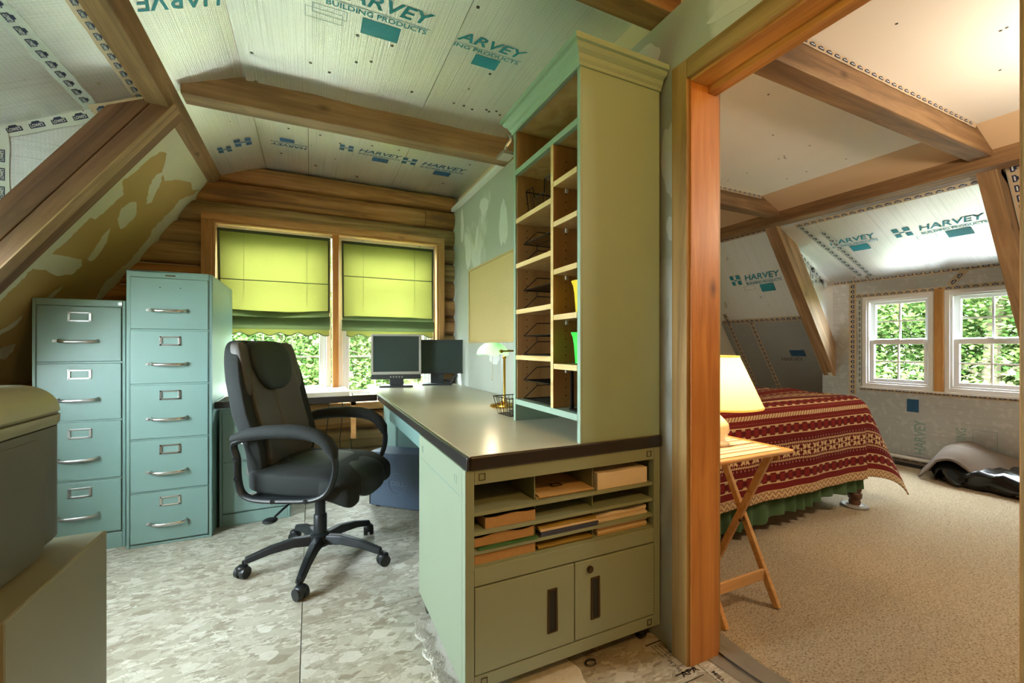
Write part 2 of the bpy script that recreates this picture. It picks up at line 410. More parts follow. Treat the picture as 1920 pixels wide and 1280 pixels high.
def tape(parent, p0, p1, nrm, width=.062, mat=None, step=.074, txt=False, off=.0025, flip=False):
    p0, p1, nrm = Vector(p0), Vector(p1), Vector(nrm).normalized()
    ex = (p1-p0); L = ex.length; ex.normalize(); ey = nrm.cross(ex)
    o = p0 + nrm*off
    n = max(2, int(L/.05)); top = []; bot = []
    for i in range(n+1):
        x = L*i/n; w = width/2*(1+.06*math.sin(i*2.1)); top.append(o+ex*x+ey*w); bot.append(o+ex*x-ey*w)
    t = MB().add(bot+top, [(i, i+1, n+2+i, n+1+i) for i in range(n)]).build('seam_tape', mat or TAPE, parent, recalc=False)
    mk = MB(); tx = MB(); x = step*.6; o2 = o + nrm*.0012; sg = -1 if flip else 1
    while x < L - step*.4:
        c = o2 + ex*x
        mk.add([c + ex*(a*step*.68*sg) + ey*(b*width*.72*sg) for a, b in _gable], [tuple(range(8))])
        if txt: put_text(tx, "LOWE'S", c + nrm*.0012 - ex*(step*.28*sg) - ey*(width*.16*sg), ex*sg, ey*sg, width*.30, step*.56)
        else: put_rect(tx, c + nrm*.0012, ex, ey, -step*.22, step*.22, -width*.10, width*.02)
        x += step
    if mk.v:
        k = mk.build('printed_marks', NAVY, t, recalc=False); tx.build('printed_word', WHITE_TXT, t, recalc=False)
    return t
# ================================================================ the setting
def poly3(mb, pts, nrm, t):
    pts = [Vector(p) for p in pts]; d = Vector(nrm).normalized()*t; n = len(pts)
    return mb.add(pts + [p+d for p in pts], [tuple(range(n)), tuple(range(n, 2*n))[::-1]] + [(i, (i+1) % n, n+(i+1) % n, n+i) for i in range(n)])
def slab(name, pts, nrm, t, mat, parent=None, **k): return poly3(MB(), pts, nrm, t).build(name, mat, parent, **k)
YB, YW = -1.6, 3.66                                       # back wall, log wall
ZC, ZP = 2.42, 2.27                                       # ceiling, top of partition
XP0, XP1 = 1.163, 1.29                                    # partition faces
S_L = lambda z: -.641 + (z-2.271)/1.5                      # left slope (office)
S_R = lambda z: 4.05 + (2.271-z)/1.5                      # right slope (bedroom)
NL = Vector((1.5, 0, -1)).normalized(); NR = Vector((-1.5, 0, -1)).normalized()

# ---- floor: OSB panels with open seams, stamped print by the doorway
floor = thing('floor', 'bare strand board subfloor with visible wood flakes', 'floor', kind='structure')
xs = [-2.35, -1.25, -.031, 1.189, 1.345]; 
for i in range(4):
    ys = [YB, .15 + (i % 2)*1.22 - .6, 2.44 + (i % 2)*1.22 - .6, 3.72] if i != 3 else [YB, 1.1, 3.72]
    for j in range(len(ys)-1):
        box('osb_panel', (xs[i]+.0015, xs[i+1]-.0015, ys[j]+.0015, ys[j+1]-.0015, -.018, 0), OSB, floor)
box('subfloor', (-2.4, 5.7, YB-.1, 3.86, -.10, -.0185), ROOFING, floor)
st = MB(); o0 = Vector((1.10, 1.19, .0012)); ex, ey = Vector((0,-1,0)), Vector((1,0,0))
put_rect(st, o0, ex, ey, 0, .006, -.01, .07)
for i, (s, w) in enumerate((('RATED SHEATHING', .05), ('24/16 7/16 INCH', .055), ('SIZED FOR SPACING', .052), ('EXPOSURE 1', .045))):
    put_text(st, s, (1.105 + i*.014, 1.178, .0012), ex, ey, .011, w*1.3)
put_text(st, 'PS 2-92', (1.108, 1.10, .0012), ex, ey, .018, .055); put_rect(st, o0, ex, ey, .15, .155, -.02, .07)
put_text(st, 'APA', (1.10, 1.022, .0012), ey, -ex, .030, .075); put_rect(st, o0, ex, ey, .186, .189, -.02, .07)
put_text(st, 'MILL 392', (1.20, 1.00, .0012), ex, ey, .022, .09)
st.build('printed_stamp', BLKC, floor, recalc=False)
carpet = box('floor_carpet', (1.345, 5.7, YB, 3.72, -.018, .008), CARPET)
tag(carpet, 'beige flecked loop carpet of the bedroom', 'carpet', kind='structure')
# taped carpet edge at the threshold
dt = thing('threshold_tape', 'silver grey duct tape strips along the carpet edge at the doorway', 'tape', (1.33, .8, 0))
for k, (x0, x1, dz) in enumerate(((-.085,-.02,.0012),(-.03,.03,.0098),(.0,.05,.0105))):
    g = MB(); g.grid(lambda u, v: (x0+(x1-x0)*u + .006*math.sin(v*19+k), -.75+1.12*v, dz + .0015*abs(math.sin(v*31+u*5+k))), 4, 60)
    g.build('tape_strip', DUCT, dt, smooth=True, recalc=False)

# ---- log wall with window opening
lw = thing('wall_window', 'wall of stacked brown half-round logs around the double window', 'wall', (0, 0, 0), kind='structure')
WX0, WX1, WZ0, WZ1 = -.694, 1.062, .60, 2.026              # outer edge of the wooden window frame
for nm, b in (('backing_wall', (-2.6, WX0+.05, 3.72, 3.86, -.1, 2.5)), ('backing_wall', (WX1-.05, 5.8, 3.72, 3.86, -.1, 2.5)),
              ('backing_wall', (WX0+.05, WX1-.05, 3.72, 3.86, -.1, WZ0+.03)), ('backing_wall', (WX0+.05, WX1-.05, 3.72, 3.86, WZ1-.045, 2.5))):
    box(nm, b, WALLPLAIN, lw)
def log(x0, x1, z0, z1, mat, seed):
    rnd = random.Random(seed); ph = rnd.random()*6; nx = max(3, int((x1-x0)/.14)); dep = .070; taper = rnd.uniform(-.006, .006)
    def P(u, v):
        x = x0+(x1-x0)*u; a = -math.pi/2 + math.pi*v
        w = .004*math.sin(x*5+ph) + .003*math.sin(x*13+ph*2) + taper*(u-.5)
        z = (z0+z1)/2 + math.copysign(abs(math.sin(a))**.8, math.sin(a))*(z1-z0)/2*.97
        return (x, YW + .070 - dep*abs(math.cos(a))**.75 + w*math.cos(a), z)
    g = MB(); g.grid(P, nx, 10)
    w = nx+1; g.add([(x0, 3.72, z0), (x0, 3.72, z1), (x1, 3.72, z0), (x1, 3.72, z1)], [])
    L = [j*w for j in range(11)]; Rr = [j*w+nx for j in range(11)]; b = 11*w
    g.f += [tuple(L + [b+1, b]), tuple([b+2, b+3] + Rr[::-1])]
    o = g.build('log', mat, lw, smooth=True)
    return o
zs = [2.42] + [2.279 - .156*k for k in range(15)] + [0.0]
for k in range(len(zs)-1):
    z1, z0 = zs[k], zs[k+1]; m = [LOG, LOG_G][(k*7 % 5) % 2] if k > 2 else [LOG, LOG, LOG_G][k]
    xl = S_L(z0) - .12
    if k == 1: log(xl, .90, z0, z1, m, k); log(.905, 1.168, z0, z1, LOG, 77)
    elif z0 > 1.95 or z1 < WZ0: log(xl, 1.168, z0, z1, m, k)
    else: log(xl, WX0+.03, z0, z1, m, k*3+1); log(WX1-.03, 1.168, z0, z1, m, k*3+2)

# ---- partition with doorway
DY0, DY1, DZ = .308, 1.044, 1.972
part = thing('wall_partition', 'pale skim-coated plasterboard partition wall between office and bedroom', 'wall', kind='structure')
for b in ((XP0, XP1, DY1+.02, 3.72, 0, ZP), (XP0, XP1, YB, DY0-.02, 0, ZP), (XP0, XP1, DY0-.02, DY1+.02, DZ+.02, ZP)): box('wall_panel', b, DRY_PART, part)
tag(box('trim_1', (1.215, 1.25, YB, 3.72, ZP, ZC+.01), DRY_STRIP), 'tan board strip filling the gap above the partition wall', 'trim', kind='structure')
tag(box('trim_2', (1.130, 1.165, 2.60, 3.66, ZP+.005, ZP+.035), VINYL), 'white metal edge strip on top of the partition near the log wall', 'trim', kind='structure')
# mud patches on the partition (flat trowelled areas)
def blob(cx, cy, w, h, seed, n=26):
    rnd = random.Random(seed); ph = [rnd.random()*6 for _ in range(4)]
    out = []
    for i in range(n):
        t = 2*math.pi*i/n; r = 1 + .16*math.sin(2*t+ph[0]) + .10*math.sin(3*t+ph[1]) + .06*math.sin(7*t+ph[2])
        out.append((cx + w/2*r*math.cos(t), cy + h/2*r*math.sin(t)))
    return out
MUDW = paint('joint_compound_white', 'c9cdc9', .85, 0, .05, 9)
for i, (y, z, w, h) in enumerate(((3.45, 2.1, .10, .25), (3.3, 1.85, .14, .3), (2.95, 2.12, .18, .12), (2.6, 1.9, .12, .34), (1.14, 1.75, .07, .3), (1.12, 1.2, .06, .4), (2.2, .92, .12, .12), (2.75, 1.0, .16, .1), (1.13, 1.5, .05, .1), (3.1, 1.9, .07, .2), (.7, 2.14, .5, .10), (1.3, 2.16, .2, .14))):
    MB().prism(blob(y, z, w, h, i), 0, -.0012, lambda a, b, d: (XP0 + d, a, b)).build('compound_patch', MUDW, part)
door = thing('door_1', 'orange pine door lining with wide casing boards in the doorway', 'door frame', (XP0, DY1, 0), kind='structure')
D = lambda *b: (b[0]-XP0, b[1]-XP0, b[2]-DY1, b[3]-DY1, b[4], b[5])
box('jamb', D(XP0-.004, XP1+.004, DY1, DY1+.022, 0, DZ+.02), JAMB_Z, door, .0015)
box('jamb', D(XP0-.004, XP1+.004, DY0-.022, DY0, 0, DZ+.02), JAMB_Z, door, .0015)
box('head_jamb', D(XP0-.004, XP1+.004, DY0, DY1, DZ, DZ+.022), JAMB_Y, door, .0015)
box('door_stop', D(XP0+.075, XP1-.012, DY0, DY1, DZ-.022, DZ), JAMB_Y, door, .001)
for y0, y1 in ((DY1+.005, DY1+.072), (DY0-.072, DY0-.005)):
    box('casing_board', D(XP0-.020, XP0-.001, y0, y1, 0, DZ+.075), CASE_Z, door, .004)
    box('casing_board', D(XP1+.001, XP1+.018, y0, y1, 0, DZ+.075), CASE_Z, door, .004)
box('casing_board', D(XP0-.0205, XP0-.001, DY0-.005, DY1+.0049, DZ+.008, DZ+.075), CASE_Y, door, .004)
box('casing_board', D(XP1+.001, XP1+.018, DY0-.005, DY1+.0049, DZ+.008, DZ+.075), CASE_Y, door, .004)
for y in (.96, .55): MB().cyl((XP1+.019-XP0, y-DY1, DZ+.035), (XP1+.016-XP0, y-DY1, DZ+.035), .009, n=12).build('screw', STEEL, door)

# ---- left sloping drywall + compound patches traced on its plane
wl = thing('wall_left', 'sloping tan plasterboard wall with pale compound patches beside the filing cabinets', 'wall', kind='structure')
slab('drywall_board', [(S_L(0), 2.66, 0), (S_L(2.31), 2.66, 2.31), (S_L(2.31), 3.73, 2.31), (S_L(0), 3.73, 0)], -NL, .02, DRY_TAN, wl)
P0 = Vector((S_L(1), 3, 1))
def crop_pt(x, y): return hit(x/2.4625, 200 + y/2.4625, P0 + NL*.0015, NL)
pats = [[(812,66),(965,335),(925,380),(887,384),(882,350),(820,338),(760,345),(748,300),(770,215),(738,208),(685,245),(625,300),(565,345),(572,405),(500,470),(440,520),(418,512),(320,610),(240,680),(300,690),(378,705),(378,735),(330,775),(265,782),(215,755),(150,748),(0,900),(-60,930),(-60,880)],
        [(755,300),(720,315),(690,365),(675,450),(700,442),(735,370)], [(630,440),(600,442),(560,470),(542,520),(556,565),(582,553),(614,520),(628,500)],
        [(510,560),(470,600),(440,650),(402,705),(420,715),(450,690),(492,630)],
        [(975,335),(890,450),(830,510),(780,565),(700,660),(570,780),(490,885),(440,892),(480,815),(590,720),(690,600),(700,570),(790,480),(830,430),(895,405)],
        [(295,820),(240,860),(212,884),(242,882),(280,845)], [(115,955),(40,1010),(-30,1050),(0,1055),(70,1015)], [(75,1095),(10,1110),(-20,1160),(20,1168),(60,1130)]]
for i, pg in enumerate(pats):
    rnd = random.Random(i); out = []
    for j, p in enumerate(pg):
        q = pg[(j+1) % len(pg)]; L = math.hypot(q[0]-p[0], q[1]-p[1]); n = max(1, int(L/14))
        for k in range(n):
            t = k/n; am = 3.0 if n > 1 and k else 0
            out.append((p[0]+(q[0]-p[0])*t + rnd.uniform(-am, am), p[1]+(q[1]-p[1])*t + rnd.uniform(-am, am)))
    pts = [crop_pt(*p) for p in out]
    me = bpy.data.meshes.new('compound_patch'); from mathutils.geometry import tessellate_polygon
    me.from_pydata([tuple(p) for p in pts], [], tessellate_polygon([pts])); link('compound_patch', me, MUD, wl)

# ---- unseen roof cover, added so that daylight enters by the windows only
roof = thing('roof', 'unseen roof deck added over the attic rooms to block daylight', 'roof', kind='structure')
box('deck', (-1.0, 4.35, YB-.3, 3.95, 2.47, 2.56), ROOFING, roof)
for y0, y1 in ((YB-.3, 1.20), (2.70, 3.95)):
    slab('deck', [(S_L(-.1)-.12, y0, -.1), (S_L(2.5)-.12, y0, 2.5), (S_L(2.5)-.12, y1, 2.5), (S_L(-.1)-.12, y1, -.1)], -NL, .06, ROOFING, roof)
    slab('deck', [(S_R(-.1)+.12, y0, -.1), (S_R(2.5)+.12, y0, 2.5), (S_R(2.5)+.12, y1, 2.5), (S_R(-.1)+.12, y1, -.1)], -NR, .06, ROOFING, roof)
tag(box('wall_back', (-2.5, 5.8, YB-.1, YB, -.05, 2.5), LOG), 'brown timber wall behind the desk side of both rooms', 'wall', kind='structure')
wln = thing('wall_slope', 'silver foil faced sloping wall nearer the entrance', 'wall', kind='structure')
slab('foil_board', [(S_L(0), YB, 0), (S_L(2.31), YB, 2.31), (S_L(2.31), 1.22, 2.31), (S_L(0), 1.22, 0)], -NL, .02, FOIL_D, wln)

# ---- office ceiling: foil boards
ceil = thing('ceiling', 'silver foil faced insulation board ceiling with teal lettering over the office', 'ceiling', kind='structure')
def flat(x0, x1, y0, y1): return box('foil_board', (x0+.0015, x1-.0015, y0+.0015, y1-.0015, ZC, ZC+.025), FOIL, ceil)
A1 = flat(-.30, .572, YB, 2.545); A2 = flat(.572, 1.215, YB, 2.545)
B1 = flat(-.30, -.012, 2.545, 3.72); B2 = flat(-.012, .609, 2.545, 3.72); B3 = flat(.609, 1.215, 2.545, 3.72)
NS = Vector((.12, 0, -.30)).normalized()
def strip(y0, y1): return slab('foil_board', [(-.301, y0, ZC), (-.601, y0, 2.30), (-.601, y1, 2.30), (-.301, y1, ZC)], -NS, .025, FOIL, ceil)
C1 = strip(YB, 2.545); C2 = strip(2.548, 3.72)
EX, EY = Vector((1,0,0)), Vector((0,-1,0)); zt = ZC-.0015
foil_print(A1, (.055, 1.765, zt), EX, EY, .405, INK); foil_print(A1, (.055, .85, zt), EX, EY, .405, INK)
foil_print(A2, (.575, 1.785, zt), EX, EY, .325, INK, 'ING PRODUCTS', 'ARVEY', False, True, False)
foil_print(A2, (.575, .85, zt), EX, EY, .325, INK, 'ING PRODUCTS', 'ARVEY', False, True, False)
foil_print(B2, (.30, 3.10, zt), EX, EY, .29, INK_D); foil_print(B3, (.74, 3.13, zt), EX, EY, .34, INK_D)
foil_print(B1, (-.02, 3.20, zt), -EX, -EY, .22, INK_D, logo=False)
put_frame(MB(), (0,0,zt), EX, Vector((0,1,0)), -.02, .12, 1.86, 1.92, .003).build('printed_frame', INK_P, A1, recalc=False)
e1 = Vector((-.30, 0, -.12)).normalized(); o1 = Vector((-.305, 1.915, ZC-.002)) + NS*.0015
mb = MB(); put_text(mb, 'HARVE', o1, Vector((-.93,.05,-.37)), Vector((0,1,0)), .115, .29, .25); mb.build('printed_lettering', INK, C1, recalc=False)
mb = MB(); logo_h(mb, Vector((-.345, 3.15, ZC-.018))+NS*.002, e1, Vector((0,1,0)), .10); logo_h(mb, Vector((-.46, 3.22, ZC-.064))+NS*.002, e1, Vector((0,1,0)), .08); mb.build('printed_lettering', INK_D, C2, recalc=False)
rnd = random.Random(3); sc = MB()
for i in range(46):
    x, y = rnd.uniform(-.27, 1.1), rnd.choice((.4, 1.0, 1.35, 1.55, 1.95, 2.1, 2.25, 2.75, 3.0, 3.4)) + rnd.uniform(-.04, .04)
    sc.cyl((x, y, ZC), (x, y, ZC-.002), .007, n=8)
sc.build('screw_heads', SCREW, ceil)['kind'] = 'stuff'
wr = MB(); wr.grid(lambda u, v: (-.29+1.42*u, 2.40 + .09*v + .004*math.sin(u*23), ZC - .002 - .014*v*v*(.8+.2*math.sin(u*17+1))), 50, 5)
wr.build('loose_foil_edge', FOIL, ceil, smooth=True)

# ---- timbers
def beam(name, label, x0, x1, y0, y1, z0, z1, mat):
    o = box(name, (0, x1-x0, 0, y1-y0, 0, z1-z0), mat, bevel=.004, loc=(x0, y0, z0)); return tag(o, label, 'beam', kind='structure')
def tie(y0, y1, label):
    g = MB(); ends = [(-.555, 2.275), (3.872, 2.275), (3.872, 2.315), (3.64, 2.418), (-.31, 2.418), (-.555, 2.325)]
    g.prism(ends, y0, y1, lambda a, b, d: (a, d, b)); return tag(g.build('ceiling_beam', BEAM, bevel=.004), label, 'beam', 'ceiling tie beams', 'structure')
tie(2.49, 2.595, 'brown timber tie beam crossing the foil ceiling close to the log wall')
tie(1.14, 1.245, 'brown timber tie beam crossing above the doorway into the bedroom')
tie(-.21, -.105, 'brown timber tie beam above the entrance end of the rooms')
pu = MB(); pu.prism([(-.62, 2.245), (-.568, 2.33), (-.69, 2.37), (-.715, 2.25)], YB, 3.70, lambda a, b, d: (a, d, b))
tag(pu.build('purlin', BEAM_Y, bevel=.004), 'long brown timber purlin along the fold of the office ceiling', 'beam', kind='structure')
pr = MB(); pr.prism([(3.872, 2.215), (3.872, 2.322), (4.0, 2.38), (4.01, 2.215)], YB, 3.70, lambda a, b, d: (a, d, b))
tag(pr.build('purlin', BEAM_Y, bevel=.004), 'long brown timber purlin above the bedroom foil slope', 'beam', kind='structure')
def rafter(name, label, top, length, depth, width, ang, mats, split=False, side=-1):
    """local x runs down the slope, z is depth (0 = inner edge), y thickness"""
    r = thing(name, label, 'rafter', top, 0, 'sloping roof rafters', 'structure')
    if side < 0: r.rotation_euler = (0, -ang, math.pi) if False else (0, 0, 0)
    dx = Vector((side*math.cos(ang), 0, -math.sin(ang))); dz = Vector((side*math.sin(ang), 0, math.cos(ang)))
    rot = Matrix((dx, Vector((0, 1, 0)), dz)).transposed()
    if rot.determinant() < 0: rot = Matrix((dx, Vector((0, -1, 0)), dz)).transposed()
    sg = 1 if rot.col[1][1] > 0 else -1
    parts = [(0, depth)] if not split else [(0, depth*.49), (depth*.505, depth)]
    for k, (a, b) in enumerate(parts):
        o = box('rafter_board', (0, length, 0, width*sg, a, b) if sg > 0 else (0, length, -width, 0, a, b), mats[k % len(mats)], r, .004)
        o.rotation_euler = rot.to_euler()
    return r
aL = math.atan2(.59, .42)
rf = rafter('rafter', 'dark doubled rafter sloping down beside the compound patched drywall', (-.585, 2.60, 2.232), 2.6, .205, .082, aL, [RAFT], True)
tag(box('lit_underside', (0, 2.6, .001, .081, -.006, 0), RAFT_L, rf), 'underside toned lighter for the light on it')  # thin strip, light on the underside put into a lighter wood colour
rf.children[-1].rotation_euler = rf.children[0].rotation_euler
rafter('rafter', 'rafter at the entrance side of the office dormer', (-.585, 1.15, 2.232), 2.6, .205, .082, aL, [RAFT])
aR = math.atan2(1.5, 1)
rafter('rafter', 'weathered rafter ending at the corner of the bedroom windows', (3.955, 2.575, 2.225), 2.25, .19, .115, aR, [RAFT_L], side=1)
rafter('rafter', 'knotty rafter nearest the doorway in front of the bedroom windows', (3.955, 1.15, 2.225), 2.25, .15, .095, aR, [RAFT_L], side=1)

# ---- office dormer (left)
wd = thing('wall_dormer', 'foil lined dormer recess on the office side', 'wall', kind='structure')
NDC = Vector((.33, 0, -.69)).normalized(); XO = -1.60
S1 = slab('foil_board', [(-.70, 1.22, 2.285), (-.915, 1.22, 2.185), (-.915, 2.64, 2.185), (-.70, 2.64, 2.285)], (-.1,0,.2), .03, FOIL_Y, wd)
S2 = slab('foil_board', [(-.916, 1.22, 2.184), (XO, 1.22, 1.85), (XO, 2.64, 1.85), (-.916, 2.64, 2.184)], -NDC, .04, FOIL_Y, wd)
for y0, y1 in ((2.632, 2.66), (1.19, 1.218)):
    MB().prism([(-.64, 2.31), (-.915, 2.19), (XO-.04, 1.87), (XO-.04, .77)], y0, y1, lambda a, b, d: (a, d, b)).build('cheek_board', FOIL_D, wd)
for y0, y1 in ((2.635, 2.665), (1.19, 1.225)):
    MB().prism([(XO+.0, -.02), (XO-.75, -.02), (XO-.02, .92), (XO+.0, .92)], y0, y1, lambda a, b, d: (a, d, b)).build('knee_closure', FOIL_D, wd)
WZ = (.692, 1.559); WY = ((1.795, 2.336), (1.190, 1.734))
def dormer_wall(parent, X, t, ztop, mat):
    for b in ((1.2, 2.66, 0, WZ[0]), (1.2, 2.66, WZ[1], ztop), (2.336, 2.66, *WZ), (1.734, 1.795, *WZ), (1.15, 1.19, *WZ)):
        box('foil_board', (min(X, X+t), max(X, X+t), b[0], b[1], b[2], b[3]), mat, parent)
dormer_wall(wd, XO, -.12, 1.86, FOIL_D)
tape(wd, (-.915, 1.25, 2.185), (-.915, 2.63, 2.185), (.4,0,-.9), .060, TAPE, .066, True)
tape(wd, (-.735, 1.25, 2.268), (-.735, 2.63, 2.268), (.4,0,-.9), .050, TAPE_B, .062, True)
tape(wd, (-.72, 2.612, 2.26), (-.915, 2.612, 2.17), (.3,-.5,-.8), .05, TAPE_B, .066, True, flip=True)
tape(wd, (-1.58, 2.630, 1.842), (-.90, 2.630, 2.166), (0,-1,-.05), .060, TAPE, .080, True)
tape(wd, (-1.215, 2.630, 1.70), (-1.215, 2.630, 2.0), (0,-1,0), .05, TAPE, .08, True)
tape(wd, (-1.02, 2.628, 2.16), (-.86, 2.628, 2.19), (0,-1,-.3), .05, TAPE, .08, True)

# ---- bedroom: ceiling, slope, dormer
bc = thing('ceiling_bedroom', 'white plasterboard bedroom ceiling with a tan folded edge', 'ceiling', kind='structure')
box('plaster_board', (1.25, 3.63, YB, 1.1925, ZC, ZC+.02), DRY_CEIL, bc); box('plaster_board', (1.25, 3.63, 1.1945, 3.72, ZC, ZC+.02), DRY_CEIL, bc)
slab('plaster_board', [(3.631, YB, ZC), (3.88, YB, 2.312), (3.88, 3.72, 2.312), (3.631, 3.72, ZC)], (.1,0,.25), .02, DRY_STRIP, bc)
rnd = random.Random(11); sc = MB()
for i in range(60):
    x, y = 1.4 + .41*rnd.randint(0, 5) + rnd.uniform(-.03,.03), rnd.choice((.3,.5,.72,.9,1.05,1.32,1.5,1.75,1.95,2.2,2.4)) + rnd.uniform(-.05,.05)
    sc.cyl((x, y, ZC), (x, y, ZC-.0015), .0055, n=8)
sc.build('screw_heads', SCREW, bc)['kind'] = 'stuff'
tape(bc, (1.4, 1.137, 2.408), (3.62, 1.137, 2.408), (0,-1,-.15), .03, TAPE_B, .062)
tape(bc, (3.05, 2.487, 2.408), (3.62, 2.487, 2.408), (0,-1,-.15), .03, TAPE_B, .062)
ws = thing('wall_right', 'silver foil faced sloping bedroom wall with taped seams', 'wall', kind='structure')
zmid = 1.38
U1 = slab('foil_board', [(S_R(2.30), 2.69, 2.30), (S_R(zmid), 2.69, zmid), (S_R(zmid), 3.72, zmid), (S_R(2.30), 3.72, 2.30)], -NR, .025, FOIL_Y, ws)
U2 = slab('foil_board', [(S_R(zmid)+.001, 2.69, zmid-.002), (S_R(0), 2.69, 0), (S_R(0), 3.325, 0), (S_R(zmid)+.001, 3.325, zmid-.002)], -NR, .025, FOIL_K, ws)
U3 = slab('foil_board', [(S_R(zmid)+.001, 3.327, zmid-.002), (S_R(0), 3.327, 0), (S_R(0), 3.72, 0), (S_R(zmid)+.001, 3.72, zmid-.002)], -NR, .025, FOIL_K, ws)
U4 = slab('foil_board', [(S_R(2.30), YB, 2.30), (S_R(0), YB, 0), (S_R(0), 1.145, 0), (S_R(2.30), 1.145, 2.30)], -NR, .025, FOIL_D, ws)
up = Vector((-1, 0, 1.5)).normalized()
foil_print(U1, Vector((S_R(1.81), 3.18, 1.81)) + NR*.002, Vector((0,-1,0)), up, .40, INK)
def sp(y, z): return Vector((S_R(z), y, z))
tape(ws, sp(2.735, 2.27), sp(2.735, .5), NR, .055, TAPE_B, .055); tape(ws, sp(3.70, zmid), sp(2.72, zmid), NR, .055, TAPE_B, .06)
tape(ws, sp(3.326, zmid), sp(3.326, .5), NR, .055, TAPE_B, .06); tape(ws, sp(3.62, zmid+.1), sp(3.62, .6), NR, .055, TAPE_B, .06)
tape(ws, sp(3.70, 2.24), sp(2.72, 2.24), NR, .05, TAPE_B, .06); tape(ws, sp(1.11, 2.26), sp(1.11, 1.0), NR, .06, TAPE_B, .07)
tape(ws, sp(1.14, 2.24), sp(.3, 2.24), NR, .06, TAPE_B, .07); tape(ws, sp(1.14, 1.48), sp(1.0, 1.48), NR, .05, TAPE_B, .07)
put_rect(MB(), Vector((S_R(1.0), 3.02, 1.0))+NR*.002, Vector((0,-1,0)), up, 0, .16, -.03, .05).build('printed_block', INK_D, U2, recalc=False)
put_text(MB(), 'HARVEY', Vector((S_R(.92), 3.15, .92))+NR*.002, Vector((0,-1,0)), up, .07, .25, .25).build('printed_lettering', paint('foil_ink_faint', '6c6a66', .5), U2, recalc=False)

wb = thing('wall_dormer', 'foil lined dormer recess around the bedroom windows', 'wall', kind='structure')
XB = 4.92; NDB = Vector((-.465, 0, -.89)).normalized()
slab('foil_board', [(4.0, 1.22, 2.235), (4.03, 1.22, 2.2), (4.03, 2.62, 2.2), (4.0, 2.62, 2.235)], (.3,0,.3), .03, FOIL_D, wb)
T1 = slab('foil_board', [(4.031, 1.15, 2.2), (XB+.12, 1.15, 1.672), (XB+.12, 2.64, 1.672), (4.031, 2.64, 2.2)], -NDB, .04, FOIL_Y, wb)
for y0, y1, z in ((2.60, 2.64, .70), (1.20, 1.222, .70)):
    MB().prism([(3.98, 2.26), (4.03, 2.2), (XB+.13, 1.675), (XB+.13, .55), (4.35, 1.75)], y0, y1, lambda a, b, d: (a, d, b)).build('cheek_board', FOIL_Y, wb)
dormer_wall(wb, XB, .12, 1.80, FOIL_D)
for y0, y1 in ((2.64, 2.70), (1.135, 1.16)):
    MB().prism([(XB-.001, -.01), (XB+.85, -.01), (XB+.13, 1.12), (XB-.001, 1.02)], y0, y1, lambda a, b, d: (a, d, b)).build('knee_closure', FOIL_D, wb)
exs = Vector((0,-1,0)); eys = Vector((-.89, 0, .465)).normalized()
def dc(y, x): z = 2.2 - (x-4.03)*(.465/.89); return Vector((x, y, z)) + NDB*.002
foil_print(T1, dc(2.33, 4.375), exs, eys, .36, INK, logo=False, frame=False); foil_print(T1, dc(1.70, 4.40), exs, eys, .38, INK)
tape(wb, dc(2.45, 4.05), dc(1.25, 4.05), NDB, .05, TAPE_B, .06); tape(wb, dc(2.42, 4.06), dc(2.31, XB-.02), NDB, .055, TAPE, .06)
tape(wb, dc(2.30, 4.18), dc(2.24, XB-.04), NDB, .05, TAPE, .06)
tape(wb, (XB-.002, 2.60, 1.735), (XB-.002, 1.2, 1.735), (-1,0,-.2), .05, TAPE_B, .06); tape(wb, (XB-.002, 2.42, .60), (XB-.002, 2.42, 1.72), (-1,-.1,0), .06, TAPE_B, .05)
tape(wb, (XB-.002, 2.40, 1.578), (XB-.002, 1.2, 1.578), (-1,0,0), .035, TAPE_B, .055); tape(wb, (XB-.002, 2.36, .67), (XB-.002, 1.15, .67), (-1,0,0), .035, TAPE_B, .055)
tape(wb, (XB-.002, 2.36, 1.55), (XB-.002, 2.36, .70), (-1,0,0), .03, TAPE, .055); tape(wb, (XB-.002, 1.70, 1.60), (XB-.002, 1.60, 1.72), (-1,0,0), .05, TAPE_B, .06)
tape(wb, (4.30, 2.597, 2.03), (4.80, 2.597, 1.70), (0,-1,0), .05, TAPE, .06); tape(wb, (4.56, 2.597, 1.88), (4.56, 2.597, 1.58), (0,-1,0), .05, TAPE, .06)
tape(wb, (4.36, 2.597, 1.72), (4.90, 2.597, .90), (0,-1,0), .045, TAPE, .055); tape(wb, (4.58, 2.597, 1.74), (4.74, 2.597, 1.74), (0,-1,0), .05, TAPE, .06)
tape(wb, (XB-.002, 2.6, .055), (XB-.002, 1.2, .055), (-1,0,0), .05, TAPE_B, .07)
pb = MB(); put_rect(pb, (XB-.003, 1.99, .49), (0,-1,0), (0,0,1), 0, .085, 0, .115); pb.build('printed_block', INK_D, wb, recalc=False)
pb = MB(); put_text(pb, 'HARVEY', (XB-.003, 1.86, .12), (0,0,1), (0,1,0), .11, .30); put_text(pb, 'BUILDING', (XB-.003, 1.60, .14), (0,0,1), (0,1,0), .09, .26)
put_frame(pb, (XB-.003, 1.56, .16), (0,-1,0), (0,0,1), 0, .14, 0, .24, .004); pb.build('printed_lettering', INK_P, wb, recalc=False)
fr = Vector((0,0,0))
MB().box(XB-.028, XB+.0, 1.735, 1.794, WZ[0]-.02, WZ[1]+.02).build('mullion_post', PINE_Z, wb)
MB().box(XB-.03, XB+.01, 1.19, 2.345, WZ[0]-.016, WZ[0]).build('window_stool', VINYL, wb)

